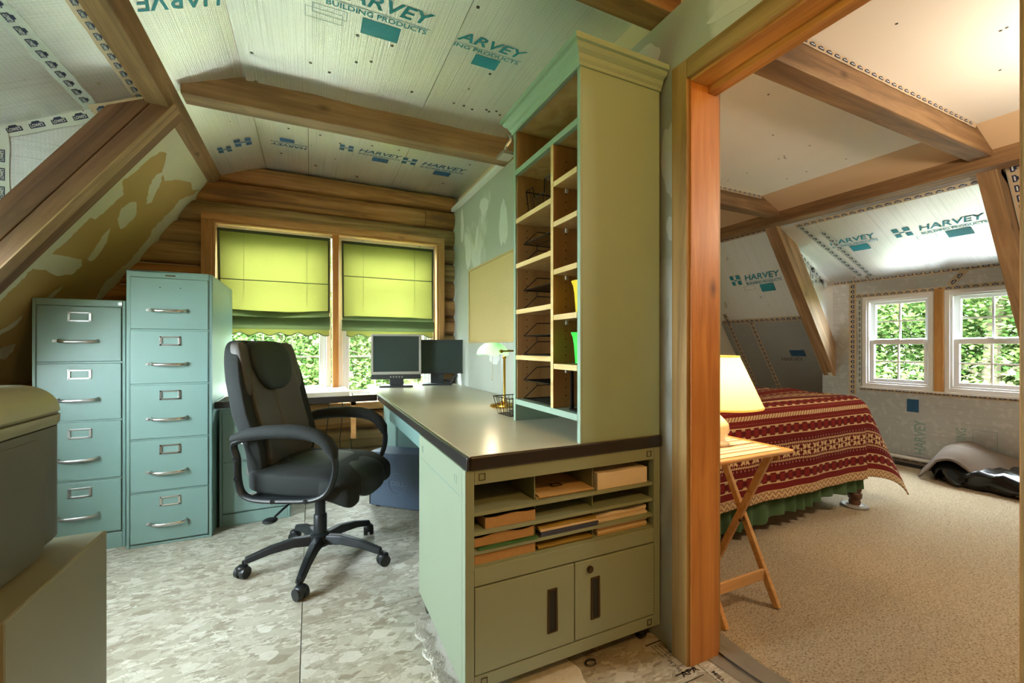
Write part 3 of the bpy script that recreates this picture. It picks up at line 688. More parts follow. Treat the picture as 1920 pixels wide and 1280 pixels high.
# ---- windows
def sash(root, w, h, y, cols, rows, fr=.042, d=.028, z0=0, x0=0):
    s = MB()
    for b in ((0, fr, 0, h), (w-fr, w, 0, h), (fr, w-fr, 0, fr*1.15), (fr, w-fr, h-fr, h)): s.box(x0+b[0], x0+b[1], y, y+d, z0+b[2], z0+b[3])
    so = s.build('sash', VINYL, root, bevel=.002)
    iw, ih = w-2*fr, h-2.15*fr; mt = .014
    for i in range(1, cols): box('glazing_bar', (x0+fr+iw*i/cols-mt/2, x0+fr+iw*i/cols+mt/2, y+d*.3, y+d*.7, z0+fr*1.15, z0+h-fr), VINYL, so)
    for j in range(1, rows): box('glazing_bar', (x0+fr, x0+w-fr, y+d*.28, y+d*.68, z0+fr*1.15+ih*j/rows-mt/2, z0+fr*1.15+ih*j/rows+mt/2), VINYL, so)
    for i in range(cols):
        for j in range(rows):
            xa, xb = x0+fr+iw*i/cols, x0+fr+iw*(i+1)/cols; za, zb = z0+fr*1.15+ih*j/rows, z0+fr*1.15+ih*(j+1)/rows
            MB().add([(xa, y+d*.5, za), (xb, y+d*.5, za), (xb, y+d*.5, zb), (xa, y+d*.5, zb)], [(0,1,2,3)]).build('pane', GLASS, so, recalc=False)
def window(name, label, w, h, loc, rz, cols, rows):
    """local: x across, y outward, z up; interior face at y = 0"""
    r = thing(name, label, 'window', loc, rz, kind='structure'); f = MB(); t = .035
    for b in ((0, t, 0, h), (w-t, w, 0, h), (t, w-t, 0, t), (t, w-t, h-t, h)): f.box(b[0], b[1], 0, .085, b[2], b[3])
    f.build('window_frame', VINYL, r, bevel=.003)
    f = MB(); t2 = .052
    for b in ((t, t2, t, h-t), (w-t2, w-t, t, h-t), (t2, w-t2, t, t2), (t2, w-t2, h-t2, h-t)): f.box(b[0], b[1], .012, .03, b[2], b[3])
    f.build('sash_track', VINYL, r, bevel=.002)
    hh = (h-2*t)/2+.018
    sash(r, w-2*t-.016, hh, .032, cols, rows, z0=t, x0=t+.008); sash(r, w-2*t-.016, hh, .060, cols, rows, z0=h-t-hh, x0=t+.008)
    lk = MB(); lk.box(w/2-.02, w/2+.02, .022, .036, t+hh, t+hh+.008); lk.cyl((w/2-.012, .030, t+hh+.008), (w/2-.012, .030, t+hh+.016), .008, n=10); lk.build('sash_lock', VINYL, r)
    return r
window('window_1', 'white double-hung office window behind the lime shade with the sagging fold', .765, 1.335, (-.615, 3.725, .635), 0, 3, 2)
window('window_2', 'white double-hung office window behind the monitors', .785, 1.335, (.205, 3.725, .635), 0, 3, 2)
for i, (y0, y1) in enumerate(WY):
    window(f'window_{i+3}', ('white double-hung bedroom window beside the weathered rafter', 'white double-hung bedroom window partly behind the knotty rafter')[i], y1-y0, WZ[1]-WZ[0], (XB-.012, y1, WZ[0]), R(-90), 2, 2)
    window(f'window_{i+5}', ('white double-hung window in the office dormer beside the dark doubled rafter', 'white double-hung window in the office dormer nearer the entrance')[i], y1-y0, WZ[1]-WZ[0], (XO+.012, y0, WZ[0]), R(90), 2, 2)
    portal('portal', (XB+.15, (y0+y1)/2, 1.125), (0, R(90), 0), .86, .53)
    portal('portal', (XO-.15, (y0+y1)/2, 1.125), (0, R(-90), 0), .86, .53)
portal('portal', (-.23, 3.90, 1.3), (R(-90), 0, 0), .74, 1.3); portal('portal', (.60, 3.90, 1.3), (R(-90), 0, 0), .74, 1.3)

tf = thing('trim_3', 'pine window frame boards and mullion around the double office window', 'window frame', (0,0,0), kind='structure')
yf = 3.632
for nm, b, m in (('frame_board', (WX0, WX1, yf, yf+.05, WZ1-.047, WZ1), PINE_X), ('frame_board', (WX0, WX0+.063, yf+.001, yf+.05, WZ0, WZ1-.047), PINE_Z),
                 ('frame_board', (WX1-.048, WX1, yf+.001, yf+.05, WZ0, WZ1-.047), PINE_Z),
                 ('frame_jamb', (WX0+.063, WX1-.048, yf+.014, 3.80, WZ1-.062, WZ1-.047), PINE_X), ('frame_jamb', (WX0+.063, WX0+.08, yf+.014, 3.80, WZ0, WZ1-.062), PINE_Z),
                 ('frame_jamb', (WX1-.065, WX1-.048, yf+.014, 3.80, WZ0, WZ1-.062), PINE_Z), ('mullion_post', (.158, .205, yf+.03, 3.80, WZ0, WZ1-.062), JAMB_Z),
                 ('window_sill', (WX0, WX1, yf, 3.80, .575, .632), PINE_X)): box(nm, b, m, tf, .003)
# ================================================================ office furniture
# ---- filing cabinets
def handle(parent, w, mat):                               # arched pull, local origin at its centre on the drawer face
    pts = [(-w/2, 0, 0), (-w/2, -.012, 0), (-w/2+.012, -.026, -.003), (-w/4, -.032, -.004), (0, -.033, -.004), (w/4, -.032, -.004), (w/2-.012, -.026, -.003), (w/2, -.012, 0), (w/2, 0, 0)]
    return MB().tube(pts, [(.011,.004)]+[(.008,.0035)]*7+[(.011,.004)], 8, flat=Vector((0,0,1)))
def file_cabinet(name, label, X0, X1, Y, depth, H, seams, mat, hmat, labels=True, holes=False, lock=False, latch=True, rz=0):
    w = X1-X0; t = thing(name, label, 'filing cabinet', ((X0+X1)/2, Y, 0), rz)
    b = MB(); s = .014
    b.box(-w/2, w/2, .012, depth, .004, H)                                       # carcass
    b.box(-w/2, -w/2+s, 0, .012, 0, H); b.box(w/2-s, w/2, 0, .012, 0, H)
    b.box(-w/2+s, w/2-s, 0, .012, H-.034, H); b.box(-w/2+s, w/2-s, .002, .012, 0, seams[-1]-.004)
    for z in seams[1:-1]: b.box(-w/2+s, w/2-s, .004, .012, z-.006, z+.006)
    b.build('body', mat, t, bevel=.003)
    sp_ = MB(); sp_.box(w/2-.0005, w/2+.0012, .03, depth-.02, H-.05, H-.045); sp_.build('side_seam', mat, t)
    for k in range(len(seams)-1):
        zt_, zb = seams[k]-.005, seams[k+1]+.006
        d = box('drawer', (-w/2+s+.004, w/2-s-.004, -.004, .011, zb, zt_), mat, t, .0025); h = zt_-zb
        hz = zb + h*.37
        ho = handle(d, .155, hmat).build('handle', hmat, d, smooth=True, loc=(-.004 if latch else 0, -.004, hz))
        if latch:
            l = MB(); l.box(-.105, -.088, -.010, -.003, hz-.007, hz+.007); l.box(-.101, -.092, -.014, -.010, hz-.004, hz+.004); l.build('thumb_latch', STEEL, d, bevel=.001)
        if labels and not (holes and k == 0):
            f = MB(); lx, lz, lw_, lh = 0, zb + h*.81, .092, .050
            for q in ((-lw_/2, lw_/2, lh/2-.008, lh/2), (-lw_/2, lw_/2, -lh/2, -lh/2+.008), (-lw_/2, -lw_/2+.010, -lh/2, lh/2), (lw_/2-.010, lw_/2, -lh/2, lh/2)): f.box(lx+q[0], lx+q[1], -.009, -.003, lz+q[2], lz+q[3])
            f.build('label_holder', hmat, d, bevel=.001)
        if holes and k == 0:
            for q in (-.045, .045): MB().cyl((q, -.0045, zb+h*.82), (q, -.003, zb+h*.82), .003, n=8).build('screw_hole', DARKGAP, d)
    if lock: MB().cyl((w/2-.022, -.003, H-.017), (w/2-.022, .002, H-.017), .009, n=14).build('lock', STEEL, t)
    if holes: MB().box(-.022, .022, -.0025, .001, H-.022, H-.014).build('maker_plate', BRONZE, t)
    return t
fc5 = file_cabinet('filing_cabinet', 'tall five-drawer sage green steel filing cabinet with silver pulls', -.885, -.506, 2.927, .70, 1.486, [1.456, 1.169, .874, .576, .292, .016], SAGE, CHROME, holes=True)
fc4 = file_cabinet('filing_cabinet', 'four-drawer sage green steel filing cabinet with worn steel pulls under the slope', -1.270, -.903, 2.98, .68, 1.325, [1.294, .996, .688, .376, .088], SAGE, STEEL, lock=True)
file_cabinet('filing_cabinet', 'two-drawer grey green filing cabinet under the left end of the worktop', -.492, -.115, 3.05, .58, .708, [.68, .385, .075], TEAL, STEEL)
file_cabinet('filing_cabinet', 'two-drawer pale teal filing cabinet under the corner of the worktop behind the computer tower', .545, .93, 3.10, .54, .708, [.68, .56, .42, .075], TEAL, STEEL, labels=False, latch=False)

# ---- worktops
wt = thing('worktop', 'long laminate worktop with black edge under the tall bookcase', 'worktop', (.78, 2.4, .757))
box('top_panel', (-.361, .370, -1.217, 1.243, -.040, 0), LAMIN, wt, .004)
for b in ((-.371, -.361, -1.227, .588, -.041, .0005), (-.361, .378, -1.227, -1.217, -.041, .0005)): box('edge_band', b, BAND, wt, .005)
box('under_frame', (-.355, -.335, -.62, .20, -.115, -.0405), SAGE, wt)
wr_ = thing('worktop', 'laminate worktop with black edge running under the double window', 'worktop', (-.05, 3.3, .757))
box('top_panel', (-.446, .457, -.305, .343, -.040, 0), LAMIN, wr_, .004)
box('edge_band', (-.453, .457, -.315, -.305, -.041, .0005), BAND, wr_, .004); box('edge_band', (-.453, -.446, -.305, .343, -.041, .0005), BAND, wr_, .003)
br = MB(); br.box(.30, .33, -.22, .30, -.075, -.0405); br.box(.30, .33, -.22, -.19, -.30, -.0405)
br.build('bracket', PINE_Y, wr_)
wr_.children[-1].location = (-.15, .30, 0)

# ---- mobile pigeonhole cabinet
mc = thing('mobile_cabinet', 'sage steel cabinet on castors with pigeonholes above two doors', 'cabinet', (.775, 1.18, 0))
w0, w1, dp = -.369, .378, .58; zb, zt_ = .067, .7165
for b in ((w0, w0+.0285, 0, .03, zb, zt_), (w1-.028, w1, 0, .03, zb, zt_)): box('corner_post', b, SAGE_MOB, mc, .002)
side = MB(); side.box(w0, w0+.012, .0305, dp, zb, zt_); side.build('side_panel', SAGE_MOB, mc, bevel=.002)
box('side_panel', (w1-.012, w1, .0305, dp, zb, zt_), SAGE_MOB, mc, .002); box('back_panel', (w0+.012, w1-.012, dp-.012, dp, zb, zt_), SAGE_MOB, mc)
tr_ = box('top_rail', (w0+.029, w1-.0285, .001, .02, .672, zt_), SAGE_MOB, mc, .0015)
box('middle_rail', (w0+.029, w1-.0285, .001, .02, .373, .423), SAGE_MOB, mc, .0015); brl = box('bottom_rail', (w0+.029, w1-.0285, .001, .02, zb, .108), SAGE_MOB, mc, .0015)
box('base_panel', (w0+.013, w1-.013, .021, dp-.013, .095, .105), SAGE_MOB, mc); box('shelf', (w0+.013, w1-.013, .010, dp-.013, .4235, .4295), SAGE_MOB, mc)
DX = (-.124, .101)
for z in (.474, .530, .588):
    s_ = MB(); s_.box(w0+.03, w1-.03, .008, dp-.02, z-.004, z); s_.box(w0+.03, w1-.03, .006, .010, z-.011, z); s_.build('shelf', SAGE_MOB, mc, bevel=.0008)
for x in DX:
    for za, zc in ((.4298, .4628), (.4743, .5188), (.5303, .5765), (.5883, .672)): box('divider', (x-.0015, x+.0015, .03, dp-.03, za, zc), SAGE_MOB, mc)
def emb(parent, pts):                                     # small pressed squares
    for c in pts:
        f = MB(); a = .010
        for q in ((-a, a, a-.0015, a), (-a, a, -a, -a+.0015), (-a, -a+.0015, -a, a), (a-.0015, a, -a, a)): f.box(c[0]+q[0], c[0]+q[1], -.0012, .0015, c[1]+q[2], c[1]+q[3])
        f.build('pressed_square', BRONZE, parent)
emb(tr_, [(w0+.053, .694), (w1-.052, .694)]); emb(brl, [(w1-.05, .088), (w0+.06, .088)])
for x0, x1, hx in ((w0+.030, .0065, -.0765), (.0095, w1-.029, .090)):
    d = box('door', (x0, x1, -.001, .016, .113, .368), SAGE_MOB, mc, .002)
    f = MB()
    for q in ((hx-.018, hx+.018, .301, .307), (hx-.018, hx+.018, .167, .173), (hx-.018, hx-.011, .173, .301), (hx+.011, hx+.018, .173, .301)): f.box(q[0], q[1], -.004, .001, q[2], q[3])
    ho = f.build('handle_frame', BRONZE, d, bevel=.001); box('handle_cup', (hx-.011, hx+.011, -.0018, .0, .173, .301), DARKGAP, d)
lk = MB(); lk.cyl((.068, -.006, .337), (.068, 0, .337), .012, n=18); lk.cyl((.068, -.0075, .337), (.068, -.006, .337), .007, n=14); lk.build('lock', BRONZE, mc, smooth=True)
hg = MB()
for i in range(26): hg.box(w1-.0305, w1-.0285, -.0015, .001, .12+i*.0095, .125+i*.0095)
hg.build('hinge', BRONZE, mc)
for x, y in ((w0+.03, .535), (w1-.045, .055), (w1-.045, .535), (w0+.035, .055)):
    c = MB(); c.cyl((x-.012, y, .026), (x+.012, y, .026), .026, n=18); cw = c.build('castor', BLACKG, mc, smooth=True, bevel=.003)
    MB().sell((x, y, .042), (.017, .026, .022), .5, .5, 14, 10).cyl((x, y, .05), (x, y, .068), .007, n=8).build('castor_hood', BLACK, cw, smooth=True)
sdp = MB(); sdp.box(w0-.0006, w0, .05, .555, .628, .630)
sdp.build('side_crease', SAGE, mc)
for y, z in ((.09, .69), (.515, .69)):
    f = MB(); a = .012
    for q in ((-a, a, a-.0015, a), (-a, a, -a, -a+.0015), (-a, -a+.0015, -a, a), (a-.0015, a, -a, a)): f.box(w0-.0008, w0+.001, y+q[0], y+q[1], z+q[2]-.02, z+q[3]-.02)
    f.build('pressed_square', TEAL, mc)
# papers in the pigeonholes: each one a thing
def papers(name, label, cat, x0, x1, z0, th, mat, cover=None, y0=1.195, dep=.27, skew=0, wave=.002, seed=0, layers=1):
    t = thing(name, label, cat, ((x0+x1)/2, y0, z0), skew); w = x1-x0; rnd = random.Random(seed)
    for k in range(layers):
        za, zb_ = th*k/layers, th*(k+1)/layers - (.0008 if layers > 1 else 0); sx = rnd.uniform(-.004, .004) if layers > 1 else 0; sy = rnd.uniform(0, .012) if layers > 1 else 0
        g = MB(); n = 10
        top = [(-w/2+sx + w*i/n, zb_ + wave*math.sin(i*.9+seed+k)*(k == layers-1)) for i in range(n+1)]
        g.prism([(-w/2+sx, za)] + [(w/2+sx, za)] + top[::-1], sy, dep, lambda a, b, d: (a, d, b)); g.build('page_block', mat[k % len(mat)] if isinstance(mat, list) else mat, t)
    if cover:
        g = MB(); g.grid(lambda u, v: (-w/2-.002 + (w+.004)*u, -.002+(dep)*v, th + .0012 + wave*math.sin(u*9+seed)), 10, 1); g.build('cover', cover, t, recalc=False)
    return t
papers('envelope_stack', 'thin stack of tan envelopes with a printed stamp in the top middle pigeonhole', 'envelopes', .658, .872, .5888, .012, [PAPER, KRAFT], layers=2, seed=1)
ev = [o for o in bpy.data.objects if o.name == 'envelope_stack'][0]; put_frame(MB(), (.0, .06, .0145), (1,0,0), (0,1,0), -.02, .02, 0, .03, .006).build('printed_stamp', BRONZE, ev, recalc=False)
papers('paper_ream', 'thick cream wrapped ream of paper in the top right pigeonhole', 'paper', .886, 1.105, .5888, .056, PAPERW, seed=2, wave=.0015)
papers('softcover_book', 'black covered thick softcover book in the upper left pigeonhole', 'book', .475, .645, .5308, .034, PAGEB, BLKC, seed=3)
papers('phone_directory', 'brown edged directory leaning on a green folder in the left pigeonhole', 'book', .440, .640, .4820, .030, PAGEB, BLKC, seed=4, wave=.004)
papers('green_folder', 'dark green folder lying flat in the left pigeonhole', 'folder', .450, .648, .4748, .005, GREENP, seed=5, y0=1.183)
papers('phone_directory', 'brown edged directory at the bottom of the left pigeonholes', 'book', .440, .645, .4300, .030, PAGEB, seed=6, wave=.003)
papers('magazine_pile', 'pile of dark blue magazines under an ochre sheet in the middle pigeonhole', 'magazines', .660, .882, .4748, .030, [BLUEP, BLUEP, PAPER, YELP], layers=4, seed=7, y0=1.184)
papers('olive_folder', 'ochre and olive folders at the bottom of the middle pigeonholes', 'folder', .658, .868, .4300, .012, [OLIVEP, YELP], layers=2, seed=8, y0=1.184)
papers('loose_paper_pile', 'loose pile of cream papers in the right pigeonhole', 'papers', .886, 1.110, .4748, .026, [PAPERW, PAPER, PAPERW], layers=3, seed=9, wave=.004)
papers('yellowed_paper_pile', 'thick pile of yellowed papers at the bottom of the right pigeonholes', 'papers', .888, 1.105, .4300, .032, [KRAFT, PAPER, KRAFT, PAPER], layers=4, seed=10, wave=.003)

# ---- tall bookcase standing on the worktop
bk = thing('bookcase', 'tall mint painted bookcase with crown moulding standing on the worktop', 'bookcase', (.808, 1.184, .757))
BW, BY, BH = .347, .513, 1.281                            # x depth, y length, height
def bx(n, b, m, p=bk, bv=.0015): return box(n, b, m, p, bv)
OLV = SAGE_MOB
bx('side_panel', (.008, BW, 0, .018, 0, BH), MINT); bx('side_panel', (.008, BW, BY-.018, BY, 0, BH), MINT)
bx('back_panel', (BW-.008, BW, .0185, BY-.0185, .0, BH), MAPLE)
for y0, y1 in ((0, .018), (BY-.018, BY)): bx('front_stile', (0, .008, y0, y1, 0, BH), MINT)
for y0, y1 in ((.0185, .021), (BY-.021, BY-.0185)): box('inner_lining', (.0085, BW-.0085, y0, y1, .096, BH-.02), MAPLE, bk)
bx('bottom_shelf', (.0, BW-.009, .0187, BY-.0187, .072, .095), MINT); bx('top_panel', (.0, BW-.009, .0187, BY-.0187, BH-.02, BH), MINT)
box('top_lining', (.0195, BW-.009, .0215, BY-.0215, BH-.0225, BH-.0205), MAPLE, bk)
bx('fixed_shelf', (0, .02, .0187, BY-.0187, 1.067, 1.090), MINT); box('fixed_shelf_panel', (.0205, BW-.009, .0215, BY-.0215, 1.069, 1.088), MAPLE, bk)
ydiv = 1.367-1.184; bx('divider', (.001, BW-.009, ydiv-.009, ydiv+.009, .0955, 1.0665), MAPLE); box('divider_edge', (-.0005, .0005, ydiv-.009, ydiv+.009, .0955, 1.0665), MAPLE_Y, bk)
LSH = [1.632, 1.437, 1.238, 1.042]; RSH = [1.685, 1.537, 1.362, 1.195, 1.016]
for z in LSH:
    s_ = box('shelf', (.004, BW-.009, ydiv+.0095, BY-.0215, z-.757-.019, z-.757), MAPLE, bk, .001); box('shelf_edge', (.001, .0038, ydiv+.0095, BY-.0215, z-.757-.019, z-.757), MAPLE_Y, s_)
for z in RSH:
    s_ = box('shelf', (.004, BW-.009, .0215, ydiv-.0095, z-.757-.019, z-.757), MAPLE, bk, .001); box('shelf_edge', (.001, .0038, .0215, ydiv-.0095, z-.757-.019, z-.757), MAPLE_Y, s_)
    MB().box(.05, .06, ydiv-.0185, ydiv-.0097, z-.757-.034, z-.757-.0195).build('shelf_clip', CLEARP, s_)
ph = MB()
for i in range(30):
    z = .14 + i*.030
    for x in (.055, .29):
        ph.cyl((x, BY-.0212, z), (x, BY-.0218, z), .0028, n=6); ph.cyl((x, ydiv-.0092, z), (x, ydiv-.0098, z), .0028, n=6)
ph.build('peg_holes', DARKGAP, bk)['kind'] = 'stuff'
prof = [(0, -.030), (-.006, -.030), (-.008, -.020), (-.014, -.012), (-.018, 0), (-.030, .010), (-.036, .018), (-.036, .024), (-.046, .026), (-.046, .044), (0, .044)]
cr = MB()
ring = []
for d, z in prof: ring.append([(d, d, BH+z), (d, BY-d, BH+z), (BW+.002, BY-d, BH+z), (BW+.002, d, BH+z)])
n = len(prof); vs = [p for r_ in ring for p in r_]
# path: back-near corner -> front-near -> front-far -> back-far
order = [3, 0, 1, 2]; fs = []
for i in range(n-1):
    for a, b in ((3,0),(0,1),(1,2)): fs.append((i*4+a, i*4+b, (i+1)*4+b, (i+1)*4+a))
fs.append(((n-1)*4+0, (n-1)*4+1, (n-1)*4+2, (n-1)*4+3)); cr.add(vs, fs); cr.build('crown_moulding', MINT, bk, recalc=True)

# ---- things on the bookcase shelves
def wire(mb, pts, r=.0018): return mb.tube(pts, r, 5)
def tray_stack(z, label):                                  # two-tier sloping wire letter tray
    t = thing('wire_letter_tray', label, 'letter tray', (.835, 1.525, z), 0)
    L0, L1, D0, D1 = -.125, .125, .0, .255                 # y extents, x extents
    for k, zz in enumerate((.002, .082)):
        f = MB()
        wire(f, [(D0, L0, zz), (D0, L1, zz), (D1, L1, zz), (D1, L0, zz), (D0, L0, zz)], .0024)
        for s in (L0, L1): wire(f, [(D0, s, zz), (D0+.055, s*.86, zz+.055), (D1-.02, s*.86, zz+.058), (D1, s, zz)], .0022)
        wire(f, [(D0+.055, L0*.86, zz+.055), (D0+.055, L0*.86, zz+.08 if k == 0 else zz+.055)], .0022)
        for i in range(1, 12): y = L0+(L1-L0)*i/12; wire(f, [(D0, y, zz), (D1, y, zz), (D1, y*.9, zz+.05)], .0013)
        for i in range(1, 4): x = D0+(D1-D0)*i/4; wire(f, [(x, L0, zz), (x, L1, zz)], .0013)
        f.build('tray_tier', WIRE, t, smooth=True)
    for s in (L0, L1):
        for x in (D0+.055, D1-.02): wire(MB(), [(x, s*.86, .056), (x, s*.86, .084)], .002).build('tier_post', WIRE, t)
    return t
tray_stack(1.438, 'two-tier black wire letter tray on the shelf below the wire basket')
tray_stack(1.239, 'two-tier black wire letter tray level with the yellow cup')
tray_stack(1.043, 'two-tier black wire letter tray level with the green cup')
tray_stack(.853, 'two-tier black wire letter tray on the bottom of the bookcase')
def wire_basket(name, label, loc, a, b, h, flare, nx, ny, rz=0, dip=True):
    t = thing(name, label, 'wire basket', loc, rz); f = MB(); A, B = a*flare, b*flare
    rim = [(-A,-B,h), (A,-B,h), (A,B,h), (-A,B,h), (-A,-B,h)]
    if dip: rim = [(-A,-B,h), (-A,-B*.45,h), (-A*.96,-B*.35,h*.55), (-A*.96,B*.35,h*.55), (-A,B*.45,h), (-A,B,h), (A,B,h), (A,-B,h), (-A,-B,h)]
    wire(f, rim, .0026); f.build('rim', WIRE, t, smooth=True)
    g = MB(); wire(g, [(-a,-b,.003),(a,-b,.003),(a,b,.003),(-a,b,.003),(-a,-b,.003)], .002)
    for i in range(nx+1):
        x = -a+2*a*i/nx; wire(g, [(x*flare,-B,h),(x,-b,.003),(x,b,.003),(x*flare,B,h)], .0013)
    for i in range(ny+1):
        y = -b+2*b*i/ny; low = dip and abs(y) < b*.42; wire(g, [(-A*.97,y*flare,h*.55 if low else h),(-a,y,.003),(a,y,.003),(A,y*flare,h)], .0013)
    g.build('wire_mesh', WIRE, t, smooth=True); return t
wire_basket('wire_basket', 'dark wire basket with a dipped front on the upper bookcase shelf', (.95, 1.525, 1.633), .10, .10, .11, 1.12, 8, 8)
wire_basket('wire_basket', 'small tapered wire basket on the worktop beside the banker lamp', (.865, 1.825, .758), .048, .055, .085, 1.35, 6, 6, .1, False)
cord = MB(); cord.tube([(.88+.03*math.cos(k*.9), 1.83+.035*math.sin(k*.9), .768+.0025*k) for k in range(20)], .0025, 5)
tag(cord.build('coiled_cord', BLACK, smooth=True), 'coiled black cord lying in the small wire basket', 'cord')
def cup(label, x, y, z, mat, name):
    p = [(.0, 0), (.030, 0), (.032, .004), (.037, .07), (.041, .095), (.048, .112), (.0465, .112), (.039, .095), (.035, .07), (.030, .006), (0, .006)]
    return tag(MB().lathe(p, (0,0,0), 28).build(name, mat, smooth=True, loc=(x, y, z)), label, 'cup', 'plastic cups in the bookcase')
cup('yellow flared plastic cup on the right-hand bookcase shelves', .868, 1.243, 1.1955, PLY_Y, 'plastic_cup')
cup('green flared plastic cup on the right-hand bookcase shelves', .868, 1.246, 1.0165, PLG, 'plastic_cup')
og = thing('file_sorter', 'black plastic upright file sorter at the bottom right of the bookcase', 'file sorter', (.86, 1.245, .8525))
for i, (h, x) in enumerate(((.165, .0), (.12, .035), (.085, .07))):
    prf = []
    for k in range(9): a = math.pi*(1-k/8); prf.append((.035*math.cos(a), h-.035+.035*math.sin(a)))
    f = MB(); f.tube([(x*.0 + i*.0, -.035 + .0, .004)] and [(i*.028-.02, -.035, .003)] + [(i*.028-.02, q[0], q[1]) for q in prf] + [(i*.028-.02, .035, .003)], (.008, .004), 8, flat=Vector((1,0,0))); f.build('hoop', BLACKG, og, smooth=True)
box('hoop_plate', (-.02, .05, -.035, -.03, .10, .19), BLACKG, og, .004)
box('base', (-.03, .06, -.042, .042, 0, .008), BLACKG, og, .003)
tag(MB().tube([(.80+.01*math.sin(i), 1.72+.004*i, 2.02-.012*i) for i in range(6)] + [(.80, 1.78, 1.955)], .008, 8).build('clamp_fixture', STEEL), 'small metal clamp fixture beside the top of the bookcase', 'fixture')
MB().box(.772, .83, 1.725, 1.80, 1.935, 1.95).build('clamp_plate', STEEL, bpy.data.objects['clamp_fixture'])

# ---- cork board
cb = thing('cork_board', 'tan cork board in a thin wooden frame on the partition wall', 'cork board', (XP0, 2.80, 1.108))
box('cork_panel', (-.012, -.001, -.435, .435, .012, .571), CORK, cb)
for b in ((-.018,-.0008,-.45,.45,0,.014), (-.018,-.0008,-.45,.45,.569,.583), (-.018,-.0008,-.45,-.436,.0145,.5685), (-.018,-.0008,.436,.45,.0145,.5685)): box('frame_rail', b, CORKF, cb, .002)

# ---- banker lamp
bl = thing('banker_lamp', 'brass desk lamp with a pale green glass shade', 'desk lamp', (.945, 2.10, .7575))
MB().lathe([(0,0),(.075,0),(.078,.006),(.070,.014),(.03,.022),(.012,.03),(.009,.05)], n=32).build('base', BRASS, bl, smooth=True)
MB().lathe([(.007,.04),(.007,.255),(.012,.262),(.007,.27),(.007,.30),(.011,.306),(0,.312)], n=18).build('stem', BRASS, bl, smooth=True)
yk = MB(); yk.tube([(-.07, -.115, .298), (-.0, -.118, .30), (.01, -.06, .30), (0, 0, .302), (.01, .06, .30), (0, .118, .30), (-.07, .115, .298)], .0045, 8)
for y in (-.115, .115): yk.cyl((-.07, y-.01*(1 if y < 0 else -1)*0-.008, .298), (-.07, y+.008, .298), .009, n=14)
yk.build('yoke', BRASS, bl, smooth=True)
def gs(u, v):                                             # trough-shaped glass: long in y, open below
    y = -.112+.224*u; e = max(0.0, 1-abs(2*u-1)**3.2)**.5; a = math.pi*(.04+.92*v); r = .066*(.25+.75*e)
    return (-.070 - r*1.05*math.cos(a)*1.0, y, .268 + (.075*(.2+.8*e))*math.sin(a)**.8)
def m_bglass():
    m = N('lamp_glass_green'); d = m.n('BsdfDiffuse', {'Color': lin('8fd0a6')}); tl = m.n('BsdfTranslucent', {'Color': lin('9adcb2')}); g = m.n('BsdfGlossy', {'Roughness': .08})
    a = m.n('MixShader', {0: .65, 1: d.outputs[0], 2: tl.outputs[0]}); b = m.n('MixShader', {0: .08, 1: a.outputs[0], 2: g.outputs[0]}); m.t.links.new(b.outputs[0], m.out.inputs[0]); return m.m
MB().grid(gs, 26, 14).build('glass_shade', m_bglass(), bl, smooth=True)
ch = MB(); ch.tube([(-.07, .0, .27), (-.071, .0, .15)], .0012, 5); ch.sell((-.071, 0, .146), (.003,.003,.004), 1, 1, 8, 6); ch.build('pull_chain', BRASS, bl)
bulbm = N('bulb_warm'); bulbm.set(color='fff2d8', emit=(1, .82, .55, 1), estr=2.5)
MB().sell((-.07, 0, .296), (.018, .055, .018), 1, 1, 14, 8).build('bulb', bulbm.m, bl, smooth=True)
def lamp_light(name, loc, w, col, r=.03):
    d = bpy.data.lights.new(name, 'POINT'); d.energy = w; d.color = col; d.shadow_soft_size = r
    o = bpy.data.objects.new(name, d); C.objects.link(o); o.location = loc; return o
lamp_light('banker_lamp_light', (.872, 2.10, 1.035), .9, (1, .80, .52), .025)
tag(MB().tube([(.965, 1.985, .99), (.963, 1.98, .93), (.968, 1.95, .84), (.95, 1.90, .80), (.93, 1.86, .80)], .0025, 6).build('lamp_cord', BLACK, smooth=True), 'black lamp cord hanging to the small wire basket', 'cord')

# ---- monitors
def monitor(label, loc, rz, w, h, bez, fm, chin, zc, base_w, base_d, buttons):
    t = thing('monitor', label, 'monitor', loc, rz)
    f = MB(); z0, z1 = zc, zc+h
    for b in ((-w/2, w/2, z1-bez, z1), (-w/2, w/2, z0, z0+chin), (-w/2, -w/2+bez, z0+chin, z1-bez), (w/2-bez, w/2, z0+chin, z1-bez)): f.box(b[0], b[1], -.018, .012, b[2], b[3])
    f.build('bezel', fm, t, bevel=.002)
    box('screen', (-w/2+bez-.001, w/2-bez+.001, -.012, -.008, z0+chin-.001, z1-bez+.001), SCREEN, t)
    MB().sell((0, .03, (z0+z1)/2), (w*.46, .035, h*.45), .35, .35, 20, 12).build('back_shell', MONBLK, t, smooth=True)
    if buttons:
        box('button_strip', (-w/2, w/2, -.020, .014, z0-.038, z0), MONBLK, t, .003)
        for k in range(5): MB().cyl((-.044+.022*k, -.023, z0-.019), (-.044+.022*k, -.02, z0-.019), .006, n=12).build('button', STEEL, t)
    nk = MB(); nk.box(-.055, .055, .012, .045, .012, zc+h*.3); nk.build('neck', MONBLK, t, bevel=.006)
    b_ = MB(); b_.prism([(-base_w/2, -base_d/2), (base_w/2, -base_d/2), (base_w/2*.86, base_d/2), (-base_w/2*.86, base_d/2)], 0, .014, lambda a, b, d: (a, b+.02, d)); b_.build('base', MONBLK, t, bevel=.004)
    return t
monitor('silver framed square monitor with a button strip on the worktop', (.625, 3.50, .7575), R(-12), .385, .322, .016, SILVER, .022, .10, .26, .15, True)
